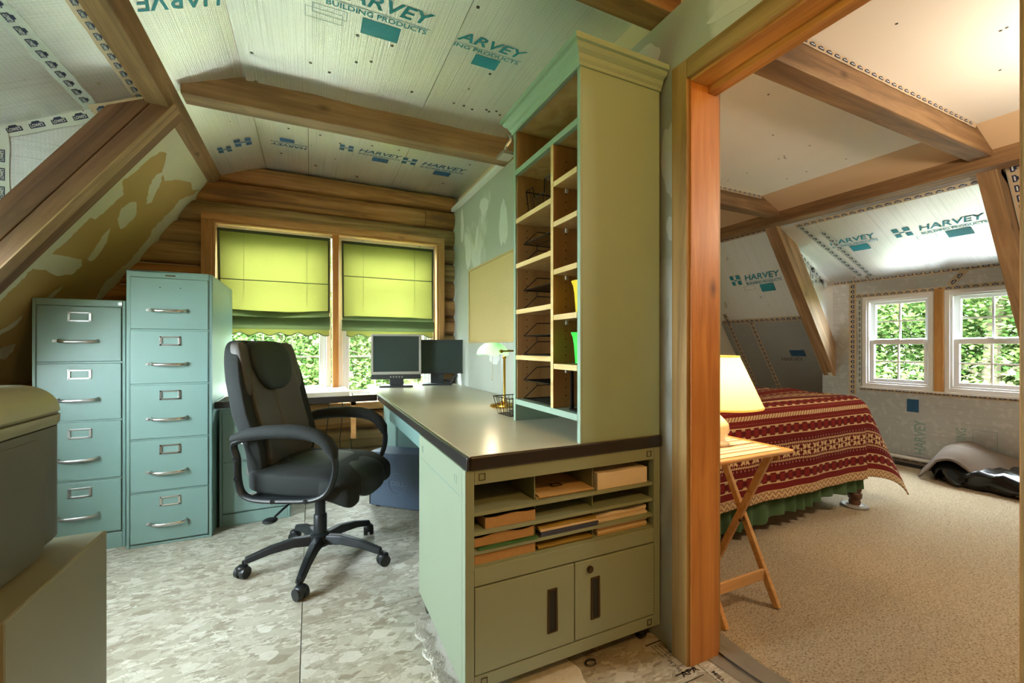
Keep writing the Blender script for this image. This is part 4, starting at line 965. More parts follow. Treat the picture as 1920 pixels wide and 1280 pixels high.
monitor('black widescreen monitor beside the silver framed one', (.965, 3.53, .7575), R(-20), .475, .285, .012, MONBLK, .016, .095, .24, .15, False)
cb2 = MB()
for k in range(3): cb2.tube([(1.02+.01*k, 3.54, .80), (1.09, 3.52-.03*k, .775+.02*k), (1.125, 3.50+.02*k, .86-.02*k), (1.12-.02*k, 3.46, .83), (1.07, 3.47+.02*k, .765), (1.0, 3.50, .764)], .004, 6)
tag(cb2.build('monitor_cables', BLACK, smooth=True), 'loose black monitor cables curling against the wall', 'cables')
hc = MB()
for x, y in ((-.02, .2), (.12, .3), (.22, .25), (.30, .22)): hc.tube([(x, 3.60, .712), (x+.01, 3.59, .6), (x-.01*y*5, 3.60, .35), (x+.02, 3.58, .02)], .003, 5)
tag(hc.build('hanging_cables', BLACK, smooth=True), 'thin cables hanging down the log wall under the worktop', 'cables')

# ---- computer tower
pc = thing('computer_tower', 'slate blue computer tower with a round embossed emblem under the worktop', 'computer', (.365, 3.02, 0), R(-43))
MB().box(0, .43, 0, .175, .012, .375).build('case', PCBLUE, pc, bevel=.008)
for x in (.03, .38): MB().box(x, x+.03, .02, .15, 0, .012).build('foot', BLACK, pc)
em = MB(); cx_, cz_, rr = .215, .175, .072
em.tube([(cx_+rr*math.cos(2*math.pi*k/40), -.001, cz_+rr*math.sin(2*math.pi*k/40)) for k in range(40)], .0028, 6, True)
put_text(em, 'DELL', (cx_-.052, -.0012, cz_-.016), (1,0,0), (0,0,1), .045, .104); em.build('emblem', paint('pc_emblem', '5b6c80', .4), pc)
box('front_bezel', (-.012, -.0005, .004, .171, .016, .371), BLACK, pc, .004)

# ---- rug under the cabinet
rg = MB(); rnd = random.Random(2)
def rugp(u, v): return (-.22+.44*u + .008*math.sin(v*40), -.36+.72*v + .01*math.sin(u*37), .011 + .0012*math.sin(u*61)*math.sin(v*57) - (.009 if min(u,1-u,v,1-v) < .01 else 0))
rg.grid(rugp, 44, 70)
rug = tag(rg.build('shag_rug', RUG, smooth=True, recalc=False, loc=(.585, 1.31, 0), rot=(0,0,R(1))), 'pale grey shaggy rug lying under the mobile cabinet', 'rug')
tf_ = MB()
for i in range(5200):
    e = rnd.random()
    if e < .45: u, v = rnd.random(), rnd.random()*.12
    elif e < .9: u, v = rnd.random()*.10, rnd.random()
    else: u, v = rnd.random(), rnd.random()
    x, y, z = rugp(u, v); a = rnd.random()*6.28; l = rnd.uniform(.004, .010)
    tf_.add([(x-.0018, y, .006), (x+.0018, y, .006), (x+math.cos(a)*l, y+math.sin(a)*l, z+.008)], [(0,1,2)])
tfo = tf_.build('tufts', RUG, rug, recalc=False); tfo['kind'] = 'stuff'
dv = MB(); dv.tube([(.862+.02*math.cos(k*.7), 1.20+.013*math.sin(k*.7), .006) for k in range(9)], .003, 5)
tag(dv.build('black_cord_loop', BLACK, smooth=True), 'small loop of black cord on the floor under the cabinet front', 'cord')
# ================================================================ office chair (local +x is forward)
cx0, cy0 = .045, 2.36
chair = thing('office_chair', 'high-back black and brown swivel office chair with padded armrests', 'chair', (cx0, cy0, 0), R(-30))
for k in range(5):
    a = R(-106+30+72*k); d = Vector((math.cos(a), math.sin(a), 0)); s = Vector((-d.y, d.x, 0))
    lg = MB(); prof_ = [(.03, .115, .030, .022), (.12, .120, .027, .020), (.22, .105, .023, .017), (.30, .082, .020, .015), (.325, .076, .018, .014)]
    vs = []
    for r_, z, w, h in prof_: vs += [d*r_ - s*w + Vector((0,0,z-h)), d*r_ + s*w + Vector((0,0,z-h)), d*r_ + s*w*.6 + Vector((0,0,z+h)), d*r_ - s*w*.6 + Vector((0,0,z+h))]
    fs = [(i*4+j, i*4+(j+1) % 4, (i+1)*4+(j+1) % 4, (i+1)*4+j) for i in range(4) for j in range(4)] + [(3,2,1,0), (16,17,18,19)]
    lo = lg.add(vs, fs).build('base_leg', CHAIRP, chair, bevel=.005)
    c0 = d*.325; ca = a + R(50); e = Vector((math.cos(ca), math.sin(ca), 0)); q = Vector((-e.y, e.x, 0))
    cs = MB(); c1 = c0 + e*.012
    for sg in (-1, 1): cs.cyl(c1 + q*(sg*.006) + Vector((0,0,.028)), c1 + q*(sg*.026) + Vector((0,0,.028)), .028, .026, 20)
    cw = cs.build('castor', BLACK, chair, smooth=True)
    hd = MB(); hd.cyl(c0 + Vector((0,0,.035)), c0 + Vector((0,0,.075)), .011, n=10); hd.sell(c1 + Vector((0,0,.040)), (.026,.026,.022), .6, .9, 16, 8); hd.build('castor_hood', CHAIRP, cw, smooth=True)
MB().lathe([(0,.085),(.045,.085),(.05,.10),(.046,.14),(.034,.15),(0,.15)], n=28).build('hub', CHAIRP, chair, smooth=True)
MB().lathe([(0,.12),(.031,.12),(.031,.235),(.027,.24),(.0,.24)], n=24).build('column_sleeve', CHAIRP, chair, smooth=True)
MB().lathe([(0,.23),(.024,.23),(.024,.31),(.017,.315),(.017,.40),(0,.40)], n=24).build('gas_column', CHAIRP, chair, smooth=True)
mech = MB(); mech.box(-.10, .13, -.075, .075, .372, .402); mech.build('tilt_mechanism', CHAIRP, chair, bevel=.008)
MB().cyl((.13, .0, .375), (.145, 0, .315), .026, .030, 18).build('tension_knob', CHAIRP, chair, smooth=True)
lv = MB(); lv.tube([(-.02,-.06,.385), (-.03,-.16,.37), (-.04,-.24,.352), (-.055,-.28,.33)], .005, 8); lv.sell((-.062,-.30,.322), (.028,.030,.008), .6, .8, 14, 8); lv.build('height_lever', CHAIRP, chair, smooth=True)
MB().sell((0,0,.405), (.235,.235,.022), .4, .5, 32, 8).build('seat_pan', CHAIRP, chair, smooth=True)
def seatfn(x, y, z):
    t = max(0, (x-.10)/.16); dome = .018*(1-(y/.26)**2)
    return (x + .02*t, y*(1-.06*max(0,-x/.25)), z + (dome if z > 0 else 0) - .050*t*t*(1 if z > 0 else .55) + .012*max(0, -x/.25))
MB().sell((.0,0,.455), (.255,.255,.055), .30, .38, 48, 24, seatfn).build('seat_cushion', CHAIRM, chair, smooth=True)
def frontfn(x, y, z): t = (x+.09)/.18; return (x, y, z - .055*max(0, t)**2)
MB().sell((.205,0,.462), (.095,.15,.062), .55, .6, 36, 20, frontfn).build('seat_front_roll', CHAIRH, chair, smooth=True)
for sg in (-1, 1): MB().sell((.195, sg*.195, .447), (.085,.068,.052), .5, .6, 24, 16, frontfn).build('seat_bolster', CHAIRM, chair, smooth=True)
MB().sell((-.02,0,.500), (.17,.165,.026), .5, .5, 32, 12, lambda x, y, z: (x, y, z+.008*math.cos(y*9))).build('seat_panel', CHAIRH, chair, smooth=True)
# backrest: leaning, waisted
BZ = .80
def lean(z): h = z - .45; return -.225 - .155*h - .10*max(0, h-.38)**1.3 + .035*math.exp(-((h-.16)/.13)**2)
def wid(z): h = (z-.45)/.66; return .88 + .16*math.sin(math.pi*min(1, max(0, h))*.95) - .10*max(0, h-.72)
def backfn(cxo, zc):
    def fn(x, y, z):
        Z = z+zc; return (x + lean(Z) + cxo + .045*(abs(y)/.24)**2, y*wid(Z), z)
    return fn
MB().sell((0,0,.775), (.048,.245,.335), .34, .30, 40, 36, backfn(-.02, .775)).build('backrest_shell', CHAIRM, chair, smooth=True)
for sg in (-1, 1):
    MB().sell((0,sg*.092,.80), (.030,.090,.185), .42, .30, 26, 26, lambda x, y, z, sg=sg: (x + lean(z+.80) + .022 + .04*(abs(y+sg*.092)/.24)**2, y*wid(z+.80), z)).build('back_panel', CHAIRB, chair, smooth=True)
    MB().sell((0,sg*.170,.975), (.030,.050,.125), .45, .4, 20, 20, lambda x, y, z, sg=sg: (x + lean(z+.975) + .018 + .03*(abs(y+sg*.17)/.24)**2, y*wid(z+.975), z)).build('back_panel', CHAIRB, chair, smooth=True)
MB().sell((0,0,.585), (.034,.185,.085), .45, .35, 32, 18, backfn(.022, .585)).build('lumbar_panel', CHAIRB, chair, smooth=True)
def headfn(x, y, z): k = 1 - .42*max(0, -z/.125)**1.6; return (x + lean(z+.985) + .038 + .03*(abs(y)/.2)**2, y*k, z)
MB().sell((0,0,.985), (.045,.150,.122), .55, .55, 36, 24, headfn).build('headrest', CHAIRH, chair, smooth=True)
for sg in (-1, 1):
    y = sg*.285; lp = [(-.235,.655), (-.10,.685), (.05,.688), (.155,.668), (.215,.615), (.225,.54), (.195,.455), (.13,.415), (.0,.405), (-.13,.405), (-.20,.43), (-.222,.50), (-.225,.58)]
    # smooth closed loop (Catmull-Rom)
    pts = []
    m = len(lp)
    for i in range(m):
        p0, p1, p2, p3 = (Vector(lp[(i+k) % m]) for k in (-1, 0, 1, 2))
        for t in (0, .25, .5, .75): pts.append(.5*((2*p1) + (p2-p0)*t + (2*p0-5*p1+4*p2-p3)*t*t + (3*p1-p0-3*p2+p3)*t**3))
    ar = MB(); ar.tube([(p.x, y, p.y) for p in pts], (.019, .013), 10, True, flat=Vector((0,1,0)))
    ao = ar.build('armrest_frame', CHAIRP, chair, smooth=True)
    pl = [(-.245,.672), (-.18,.692), (-.10,.704), (.0,.710), (.08,.706), (.14,.692), (.185,.664), (.212,.625), (.222,.59)]
    pd = MB(); pd.tube([(a, y, b) for a, b in pl], [(.022,.016),(.031,.026),(.033,.028),(.033,.029),(.033,.029),(.033,.029),(.032,.028),(.030,.025),(.018,.014)], 14, flat=Vector((0,1,0)))
    pd.build('armrest_pad', CHAIRM, ao, smooth=True)
    for bx_, bz in ((-.222,.585),(-.218,.50),(-.05,.405),(.10,.410)): MB().cyl((bx_, y+sg*.0185, bz), (bx_, y+sg*.0205, bz), .010, n=14).build('bolt', BLACKG, ao)
    MB().box(-.18, .10, min(y-sg*.02, y-sg*.09), max(y-sg*.02, y-sg*.09), .396, .412).build('armrest_bracket', CHAIRP, ao)
# ================================================================ roman shades
def shade(label, X0, X1, zt_, zf, zb, sag, seed):
    """X span, top, top of the folded stack, hem"""
    t = thing('roman_shade', label, 'window shade', ((X0+X1)/2, 3.69, zt_), 0); w = X1-X0; H = zt_-zb
    rnd = random.Random(seed); ph = rnd.random()*5
    def face(u, v):
        x = -w/2 + w*u; z = -v*(zt_-zf); b = .006*math.sin(u*7+ph)*v + .004*math.sin(v*9)*math.sin(u*5)
        z -= sag*max(0, v-.75)/.25*math.sin(math.pi*min(1, u*1.05))**2*.8
        taper = 1 - .03*v*(1-u) if sag else 1 - .01*v
        return (x*taper, -.004 - abs(b) - .010*v*v, z)
    MB().grid(face, 24, 24).build('fabric', SHADE, t, smooth=True, recalc=False)
    tr = MB(); tw = .014
    for side in (0, 1):
        tr.add([], []); o = len(tr.v)
        for j in range(25):
            p = face(side, j/24); s = 1 if side == 0 else -1
            tr.v += [(p[0], p[1]-.002, p[2]), (p[0]+s*tw, p[1]-.0025, p[2])]
        tr.f += [(o+2*j, o+2*j+1, o+2*j+3, o+2*j+2) for j in range(24)]
    tr.box(-w/2, w/2, -.008, .002, -.022, .0); tr.build('edge_trim', SHADE_T, t, recalc=False)
    zm = -.46*(zt_-zf) if not sag else -.62*(zt_-zf)
    rod = MB(); n = 20
    pts = [Vector(face(i/n, -zm/(zt_-zf))) + Vector((0,-.004,0)) for i in range(n+1)]; rod.tube(pts, (.0035, .003), 6); rod.build('tuck_rod', SHADE_T, t, smooth=True)
    zr = zf - zt_; zh = zb + .055 - zt_
    def fold(y, z0, z1, bulge, nm, mt, sc=1.0):
        def P(u, v):
            x = (-w/2 + w*u)*sc; zz = z0 + (z1-z0)*v; lip = .0
            if v < .5: lip = sag*.55*math.sin(math.pi*u)*(.5-v)*2 - sag*.35*u*(.5-v)
            return (x, y - bulge*math.sin(math.pi*min(1, v*1.1))**.7 - .004*math.sin(u*6+ph), zz - lip*.6)
        MB().grid(P, 20, 10).build(nm, mt, t, smooth=True, recalc=False)
    fold(-.018, zr+.012, zh+.055, .016, 'folded_layer', SHADE_F, .985); fold(-.030, (zr+zh)/2+.035, zh, .018, 'folded_layer', SHADE_F, 1.0)
    def hem(u, v):
        x = (-w/2 + .03 + (w-.03)*u)*.985; dz = .5-.5*math.cos(2*math.pi*(u*5.5+.2))
        return (x, -.010, zh + .012 - v*(.037 + .022*dz))
    MB().grid(hem, 90, 4).build('scalloped_hem', SHADE, t, smooth=True, recalc=False)
    e = MB(); e.tube([Vector(hem(i/90, 1)) + Vector((0,-.002,0)) for i in range(91)], .0035, 5); e.build('hem_piping', SHADE_T, t, smooth=True)
    for u in (.22, .78): MB().tube([(-w/2+w*u, -.012, -.02), (-w/2+w*u, -.014, zr*.9)], .0012, 4).build('lift_cord', SHADE_F, t)
    for u in (.22, .84): MB().tube([(-w/2+w*u+.008*math.cos(k), -.006, .014+.008*math.sin(k)) for k in range(7)], .0016, 5).build('ring', STEEL, t)
    return t
shade('lime green roman shade with a sagging bottom fold beside the tall filing cabinet', -.607, .140, 1.938, 1.345, 1.155, .045, 1)
shade('lime green roman shade hanging straight above the two monitors', .226, .975, 1.930, 1.315, 1.150, 0, 2)

# ================================================================ foreground cabinet and machine
fg = thing('steel_cabinet', 'olive grey steel cabinet with a machine on top near the entrance', 'cabinet', (-.62, .966, 0))
MB().box(-.25, .25, -.161, .161, .012, .71).build('body', FGCAB, fg, bevel=.004)
MB().box(-.23, .23, -.172, -.161, .06, .69).build('front_door', FGCAB, fg, bevel=.003); MB().box(-.25, .25, -.155, .155, 0, .012).build('plinth', DARKGAP, fg)
MB().tube([(-.17,-.172,.42),(-.17,-.20,.42),(-.17,-.20,.54),(-.17,-.172,.54)], .006, 8).build('handle', STEEL, fg, smooth=True)
pm = thing('office_printer', 'dark grey plastic office machine with a rounded greenish lid on the steel cabinet', 'office machine', (-.66, .95, .71))
hx, hy = .235, .165
def pbox(z0, z1, ins, r_top, mat, nm, rc=.045):
    g = MB(); lv_ = []
    def ringp(inset, z):
        a, b = hx-ins-inset, hy-ins-inset; c = max(.004, rc-inset*.6); pts = []
        for cx, cy, a0 in ((a-c, b-c, 0), (-a+c, b-c, 90), (-a+c, -b+c, 180), (a-c, -b+c, 270)):
            for k in range(7): t = R(a0+15*k); pts.append((cx+c*math.cos(t), cy+c*math.sin(t), z))
        return pts
    rings = [ringp(.004, z0), ringp(0, z0+.006)]
    if r_top:
        for k in range(9): t = R(90*k/8); rings.append(ringp(r_top*(1-math.cos(t)), z1-r_top+r_top*math.sin(t)))
    else: rings.append(ringp(0, z1))
    n = len(rings[0]); vs = [p for r_ in rings for p in r_]; m = len(rings)
    fs = [(i*n+k, i*n+(k+1) % n, (i+1)*n+(k+1) % n, (i+1)*n+k) for i in range(m-1) for k in range(n)] + [tuple(range(n))[::-1], tuple(range((m-1)*n, m*n))]
    return g.add(vs, fs).build(nm, mat, pm, smooth=True)
pbox(.014, .222, .0, 0, PLGREY, 'housing'); pbox(.224, .243, -.003, 0, PLLID, 'lid_band'); pbox(.245, .300, -.003, .050, PLLID, 'lid')
# raised rounded panel on the side that faces the room
def rpan(x, y0, y1, z0, z1, r_, d):
    pts = []
    for cy, cz, a0 in ((y1-r_, z1-r_, 0), (y0+r_, z1-r_, 90), (y0+r_, z0+r_, 180), (y1-r_, z0+r_, 270)):
        for k in range(7): t = R(a0+15*k); pts.append((cy+r_*math.cos(t), cz+r_*math.sin(t)))
    return MB().prism(pts, x, x+d, lambda a, b, dd: (dd, a, b))
rpan(hx-.0015, -.125, .085, .0, .205, .03, .004).build('side_panel', PLGREY, pm, bevel=.002); pm.children[-1].location.z = .004
for x in (-.18, .18):
    for y in (-.12, .11): MB().box(x-.02, x+.02, y-.015, y+.015, 0, .016).build('foot', BLACK, pm)
MB().box(hx-.03, hx-.004, -.005, .012, .004, .02).build('latch', BLACKG, pm)

# ================================================================ bedroom
# ---- bed
bed = thing('bed', 'bed with turned wooden legs and a green pleated skirt', 'bed', (2.4, 2.2, 0))
BX0, BX1, BY0, BY1 = -1.0, .97, -.65, .72
MB().box(BX0, BX1, BY0+.02, BY1, .42, .70).build('mattress', FLEECE, bed, bevel=.05, seg=3); MB().box(BX0, BX1-.03, BY0+.04, BY1-.02, .30, .418).build('box_spring', SKIN_W, bed, bevel=.02)
for x, y in ((BX1-.065, BY0+.065), (BX1-.065, BY1-.07), (BX0+.07, BY0+.065), (BX0+.07, BY1-.07)):
    pr_ = [(0,0),(.030,0),(.034,.02),(.030,.035),(.040,.05),(.042,.075),(.032,.085),(.038,.10),(.040,.15),(.034,.17),(.028,.19),(.040,.21),(.042,.30),(0,.30)]
    MB().lathe(pr_, (x, y, .022), 22).build('leg', LEGWOOD, bed, smooth=True)
    MB().lathe([(0,0),(.075,0),(.078,.008),(.070,.014),(.05,.012),(.045,.016),(0,.016)], (x, y, .008), 26).build('castor_cup', paint('castor_cup_grey', '8b8780', .4), bed, smooth=True)
def skirt(u, v):
    # runs along the near side, round the foot corner, along the foot
    L1, L2 = BX1-.045-BX0, BY1-BY0-.1; s = u*(L1+L2); pl = .018*math.sin(u*190 + 2.2*math.sin(u*31)) * (.15+.85*v)
    zb_ = .055 + .085*min(1, max(0, (s-.35)/1.2)) + .010*math.sin(u*43)
    z = .41 - v*(.41-zb_)
    if s < L1: return (BX0+s, BY0+.032 + pl*.8 - .012*v, z)
    return (BX1-.075 + .012 - pl*.6 + .01*v, BY0+.032 + (s-L1), z)
MB().grid(skirt, 520, 6).build('bed_skirt', SKIRT, bed, smooth=True, recalc=False)
hb = MB(); hb.box(BX0-.045, BX0-.005, BY0, BY1, .30, 1.05); hb.build('headboard', LEGWOOD, bed, bevel=.01)

# ---- knitted blanket: coloured stitch by stitch, draped over side and foot
CREAM, DRED, RED, MRED, PINK = (.55,.38,.20), (.095,.012,.012), (.20,.020,.017), (.14,.016,.014), (.30,.09,.07)
def stitch(r, c):
    """r counts rows from the top border down to the hem, c counts columns"""
    if r < 0:
        r = (-r-1) % 74 + 4; 
        if r > 70: r = 70
    if r < 4: return DRED if (c+r) % 4 == 0 else CREAM
    def zig(a, k, f, b): return f if (r-a-abs((c % 6)-3)) % 3 == k else b
    def star9(a):
        dr, dc_ = r-a-4, (c % 12)-6; A, B = abs(dr), abs(dc_); m_, n_ = max(A, B), min(A, B)
        if (n_ <= 0 and 1 <= m_ <= 3) or (m_-n_ <= 1 and 1 <= n_ and m_ <= 3): return RED
        if A == 4 and B >= 4: return CREAM
        if A == 3 and B == 5: return CREAM
        return DRED
    if r < 10: return zig(4, 0, PINK if r == 7 else RED, MRED)
    if r == 10 or r == 20 or r == 54 or r == 64: return CREAM
    if r < 20: return star9(11)
    if r < 25: return zig(21, 0, RED, DRED)
    if r < 29: return PINK if (r in (26, 27) and c % 5 in (1, 2)) else DRED
    if r < 31: return CREAM if (c+r) % 3 else DRED
    if r < 44:
        dr, dc_ = r-37, (c % 15)-7; A, B = abs(dr), abs(dc_); m_, n_ = max(A, B), min(A, B)
        if (n_ == 1 and 2 <= m_ <= 5) or (n_ >= 2 and m_-n_ <= 1 and m_ <= 5) or (n_ == 2 and m_ == 4): return CREAM
        if B == 7 and A <= 1: return CREAM
        if B == 7 and A == 5: return PINK
        return DRED
    if r < 46: return CREAM if (c+r) % 3 else DRED
    if r < 50: return PINK if (r in (47, 48) and c % 5 in (1, 2)) else DRED
    if r < 54: return zig(50, 0, RED, DRED)
    if r < 64: return star9(55)
    if r < 71: return zig(65, 0, RED, MRED)
    k = (r-71); return DRED if (k-abs((c % 8)-4)) % 5 == 0 and k > 0 else CREAM
cell = .0060; side_rows = 80; foot_cols = 86; top_rows = 214
X_START = -.52; ncol = int((BX1-.02-X_START)/cell) + foot_cols; nrow = side_rows + top_rows
x_edge = BX1+.0; y_edge = BY0-.002; ztop = .752; rb = .09
def drape(a):                                             # arc length past the edge -> (outward, drop) with a rounded shoulder
    q = rb*math.pi/2
    if a <= 0: return (0, 0)
    if a < q: t = a/rb; return (rb*math.sin(t), rb*(1-math.cos(t)))
    return (rb + (a-q)*.03, rb + (a-q))
rs = np.random.RandomState(4); V = np.zeros(((nrow+1)*(ncol+1), 3)); i = 0
xe, ye = x_edge-rb, y_edge+rb
for r in range(nrow+1):
    b = (r - top_rows)*cell                               # >0: over the near side
    bb = b + rb*math.pi/2 - .04
    for c in range(ncol+1):
        s = X_START + c*cell; a = s - xe
        wv = .006*math.sin(s*9+r*.02) + .004*math.sin(s*23+1)
        if bb <= 0 and a <= 0: p = (s, ye - bb, ztop + .012*math.sin(s*5+r*.05)*math.sin(r*.03) + .006*math.sin(r*.11))
        elif a <= 0:
            o_, d_ = drape(bb); p = (s, ye - o_ - wv*min(1, bb*3), ztop - d_)
        elif bb <= 0:
            o_, d_ = drape(a); p = (xe + o_ + .22*max(0, d_-.03), ye - bb, ztop - d_)
        else:
            L = math.hypot(a, bb); th = math.atan2(a, bb); o_, d_ = drape(L*.985)
            k_ = math.sin(th); fl_ = max(0, d_-.03)*(.22*k_ + .42*math.sin(2*th)**2); d_ *= 1 - .10*math.sin(2*th)**2
            p = (xe + o_*k_ + fl_*(.4+.6*k_), ye - o_*math.cos(th) - fl_*.25*math.cos(th), max(.06, ztop - d_))
        V[i] = p; i += 1
fa = np.array([(r*(ncol+1)+c, (r+1)*(ncol+1)+c, (r+1)*(ncol+1)+c+1, r*(ncol+1)+c+1) for r in range(nrow) for c in range(ncol)])
me = bpy.data.meshes.new('knit_blanket'); me.from_pydata(V.tolist(), [], fa.tolist())
cols = np.array([stitch(r-top_rows+ (0), c) for r in range(nrow) for c in range(ncol)]); cols = np.clip(cols*(1+.18*(rs.rand(len(cols), 1)-.5)), 0, 1)
at_ = me.color_attributes.new('stitch', 'FLOAT_COLOR', 'CORNER')
at_.data.foreach_set('color', np.hstack([np.repeat(cols, 4, 0), np.ones((len(cols)*4, 1))]).astype(np.float32).ravel())
me.polygons.foreach_set('use_smooth', [True]*len(me.polygons)); me.update()
bm_ = N('knit_yarn'); an = bm_.n('Attribute', attribute_name='stitch'); nz_ = bm_.n('TexNoise', {'Vector': bm_.co(rnd=False), 'Scale': 330, 'Detail': 2})
bm_.set(color=an.outputs['Color'], rough=.95, spec=.1, normal=bm_.bump(nz_.outputs[0], .5, .004))
bl_ = thing('knit_blanket', 'red and cream patterned knit blanket spread over the bed', 'blanket', (2.4, 2.2, 0))
kb = link('knit_face', me, bm_.m, bl_); kb.modifiers.new('thickness', 'SOLIDIFY').thickness = .009
kb.modifiers['thickness'].offset = 1 if False else -1
me.materials.append(FLEECE); kb.modifiers['thickness'].material_offset = 1
fl = MB(); fl.grid(lambda u, v: (-.99 + .50*u, ye - (lambda q: q[0])(drape(v*.62 - .05)) if v*.62 > .05 else ye + (.05-v*.62), ztop - .004 - drape(v*.62-.05)[1] + .004*math.sin(u*30)), 24, 40)
fl.build('fleece_lining', FLEECE, bl_, smooth=True)

# ---- folding tray table, runner, lamp
tt = thing('tray_table', 'folding light wood tray table with crossed legs beside the bed', 'side table', (1.575, 1.275, .008))
MB().box(-.245, .245, -.17, .17, .627, .645).build('table_top', BIRCH, tt, bevel=.008, seg=3)
for x in (-.165, .145):
    for sg in (1, -1):
        g = MB(); xo = x + (.011 if sg > 0 else -.011); w = .0135
        p0, p1 = Vector((xo, -.155*sg, 0)), Vector((xo, .135*sg, .625)); dv_ = (p1-p0).normalized(); n_ = Vector((0, dv_.z, -dv_.y))*w
        g.hexa([p0-n_+Vector((-.010,0,0)), p0-n_+Vector((.010,0,0)), p0+n_+Vector((.010,0,0)), p0+n_+Vector((-.010,0,0)), p1-n_+Vector((-.010,0,0)), p1-n_+Vector((.010,0,0)), p1+n_+Vector((.010,0,0)), p1+n_+Vector((-.010,0,0))])
        g.build('leg', BIRCH, tt, bevel=.003)
    MB().cyl((x-.024, -.01, .312), (x+.024, -.01, .312), .006, n=12).build('pivot_bolt', BRONZE, tt)
for sg in (1, -1):
    y = -.155*sg + .29*sg*.19; xo = .011*sg
    MB().box(-.165+xo, .145+xo, y-.006, y+.006, .095, .138).build('stretcher', BIRCH, tt, bevel=.002)
for x in (-.19, .17): MB().box(x-.006, x+.006, -.15, .15, .605, .627).build('top_rail', BIRCH, tt)
def m_runner():
    m = N('runner_stripes'); g = m.n('TexCoord'); sx = m.n('SeparateXYZ', {0: g.outputs['Object']})
    w = m.math('FRACT', m.math('MULTIPLY', sx.outputs[1], 7.0))
    c = m.ramp(w, [(0, 'cfcabb'), (.18, 'a8786a'), (.30, 'd4cfc2'), (.45, '4c5250'), (.50, 'd0cabc'), (.70, 'a5806e'), (.80, '2f3a3c'), (.86, 'd8d2c4')], 'CONSTANT')
    m.set(color=c, rough=.9); return m.m
rn_ = MB(); rn_.box(-.215, .19, -.150, .150, 0, .003)
tag(rn_.build('table_runner', m_runner(), loc=(1.575, 1.275, .6535)), 'striped woven mat lying on the tray table', 'table mat')
lp_ = thing('table_lamp', 'glowing table lamp with a cream pleated shade on the tray table', 'table lamp', (1.585, 1.31, .657))
MB().lathe([(0,0),(.062,0),(.064,.010),(.045,.018),(.05,.03),(.066,.06),(.062,.09),(.035,.12),(.018,.135),(.014,.165),(0,.165)], n=32).build('base', SKIN_W, lp_, smooth=True)
MB().lathe([(0,.165),(.011,.165),(.011,.20),(.006,.205),(.004,.385),(0,.39)], n=14).build('stem', BRASS, lp_, smooth=True)
def pleat(u, v): a = 2*math.pi*u; r_ = (.192-.090*v)*(1+.006*math.cos(u*2*math.pi*70)); return (r_*math.cos(a), r_*math.sin(a), .168+.212*v)
MB().grid(pleat, 420, 6, True).build('pleated_shade', LAMPSH, lp_, smooth=True, recalc=False)
for v in (0, 1): MB().tube([Vector(pleat(k/60, v))*1.0 for k in range(60)], .004, 6, True).build('shade_rim', LAMPSH, lp_, smooth=True)
bulb2 = N('bulb_warm_strong'); bulb2.set(color='fff2d8', emit=(1, .72, .38, 1), estr=7.0)
MB().sell((0,0,.262), (.028,.028,.038), 1, 1, 16, 10).build('bulb', bulb2.m, lp_, smooth=True)
lamp_light('table_lamp_light', (1.585, 1.31, .925), 5.0, (1, .62, .28), .05)

# ---- black bag with a grey blanket, pipe along the wall
bg_ = thing('plastic_bag', 'black plastic bag lying on the carpet below the bedroom windows', 'bag', (4.64, 1.25, .008))
rnd = random.Random(8)
def bagfn(x, y, z): n_ = .018*math.sin(x*31+y*17)+.014*math.sin(y*43+z*29)+.010*math.sin(x*67+z*50+y*21); return (x+n_, y+n_*.8, max(0, z + n_*.7*(1 if z > -.05 else .0) + .075))
MB().sell((0,0,0), (.20,.46,.08), .6, .7, 90, 30, bagfn).build('bag_body', BAGBLK, bg_, smooth=True)
gb = MB()
def gbf(u, v):
    y = -.50+.98*u; x = -.17+.36*v; h = .115 + .13*math.exp(-((y-.30)/.16)**2)*(1-.6*abs(v-.4)) + .085*v - .06*math.exp(-((y+.05)/.22)**2)*(1-v)
    edge = math.exp(-(v/.12)**2)*(.03+.07*math.exp(-((y-.25)/.15)**2)*0) ; h -= edge; h -= .20*max(0, u-.90)/.10*.55
    return (x + .01*math.sin(y*20) + .02*math.exp(-((y-.3)/.2)**2), y, max(.012, h + .006*math.sin(y*27+v*6)))
gb.grid(gbf, 60, 24)
go = gb.build('grey_blanket', GREYB, smooth=True, recalc=False, loc=(4.64, 1.25, .008)); go.modifiers.new('thickness', 'SOLIDIFY').thickness = .014
tag(go, 'grey brown fleece blanket heaped on the black plastic bag', 'blanket')
pp = MB(); pp.tube([(4.875, 1.0, .075), (4.875, 1.6, .075), (4.878, 2.3, .075)], .017, 12); po = pp.build('baseboard_pipe', VINYL, smooth=True)
tag(po, 'white heating pipe running along the bottom of the bedroom window wall', 'pipe')
for y in (1.1, 1.75, 2.2): MB().box(4.868, 4.884, y-.01, y+.01, .008, .06).build('pipe_bracket', BLACK, po)
MB().box(4.83, 4.90, 1.0, 2.3, .008, .022).build('pipe_shadow_strip', BLACK, po)  # black strip painted in as the shadow gap below the pipe

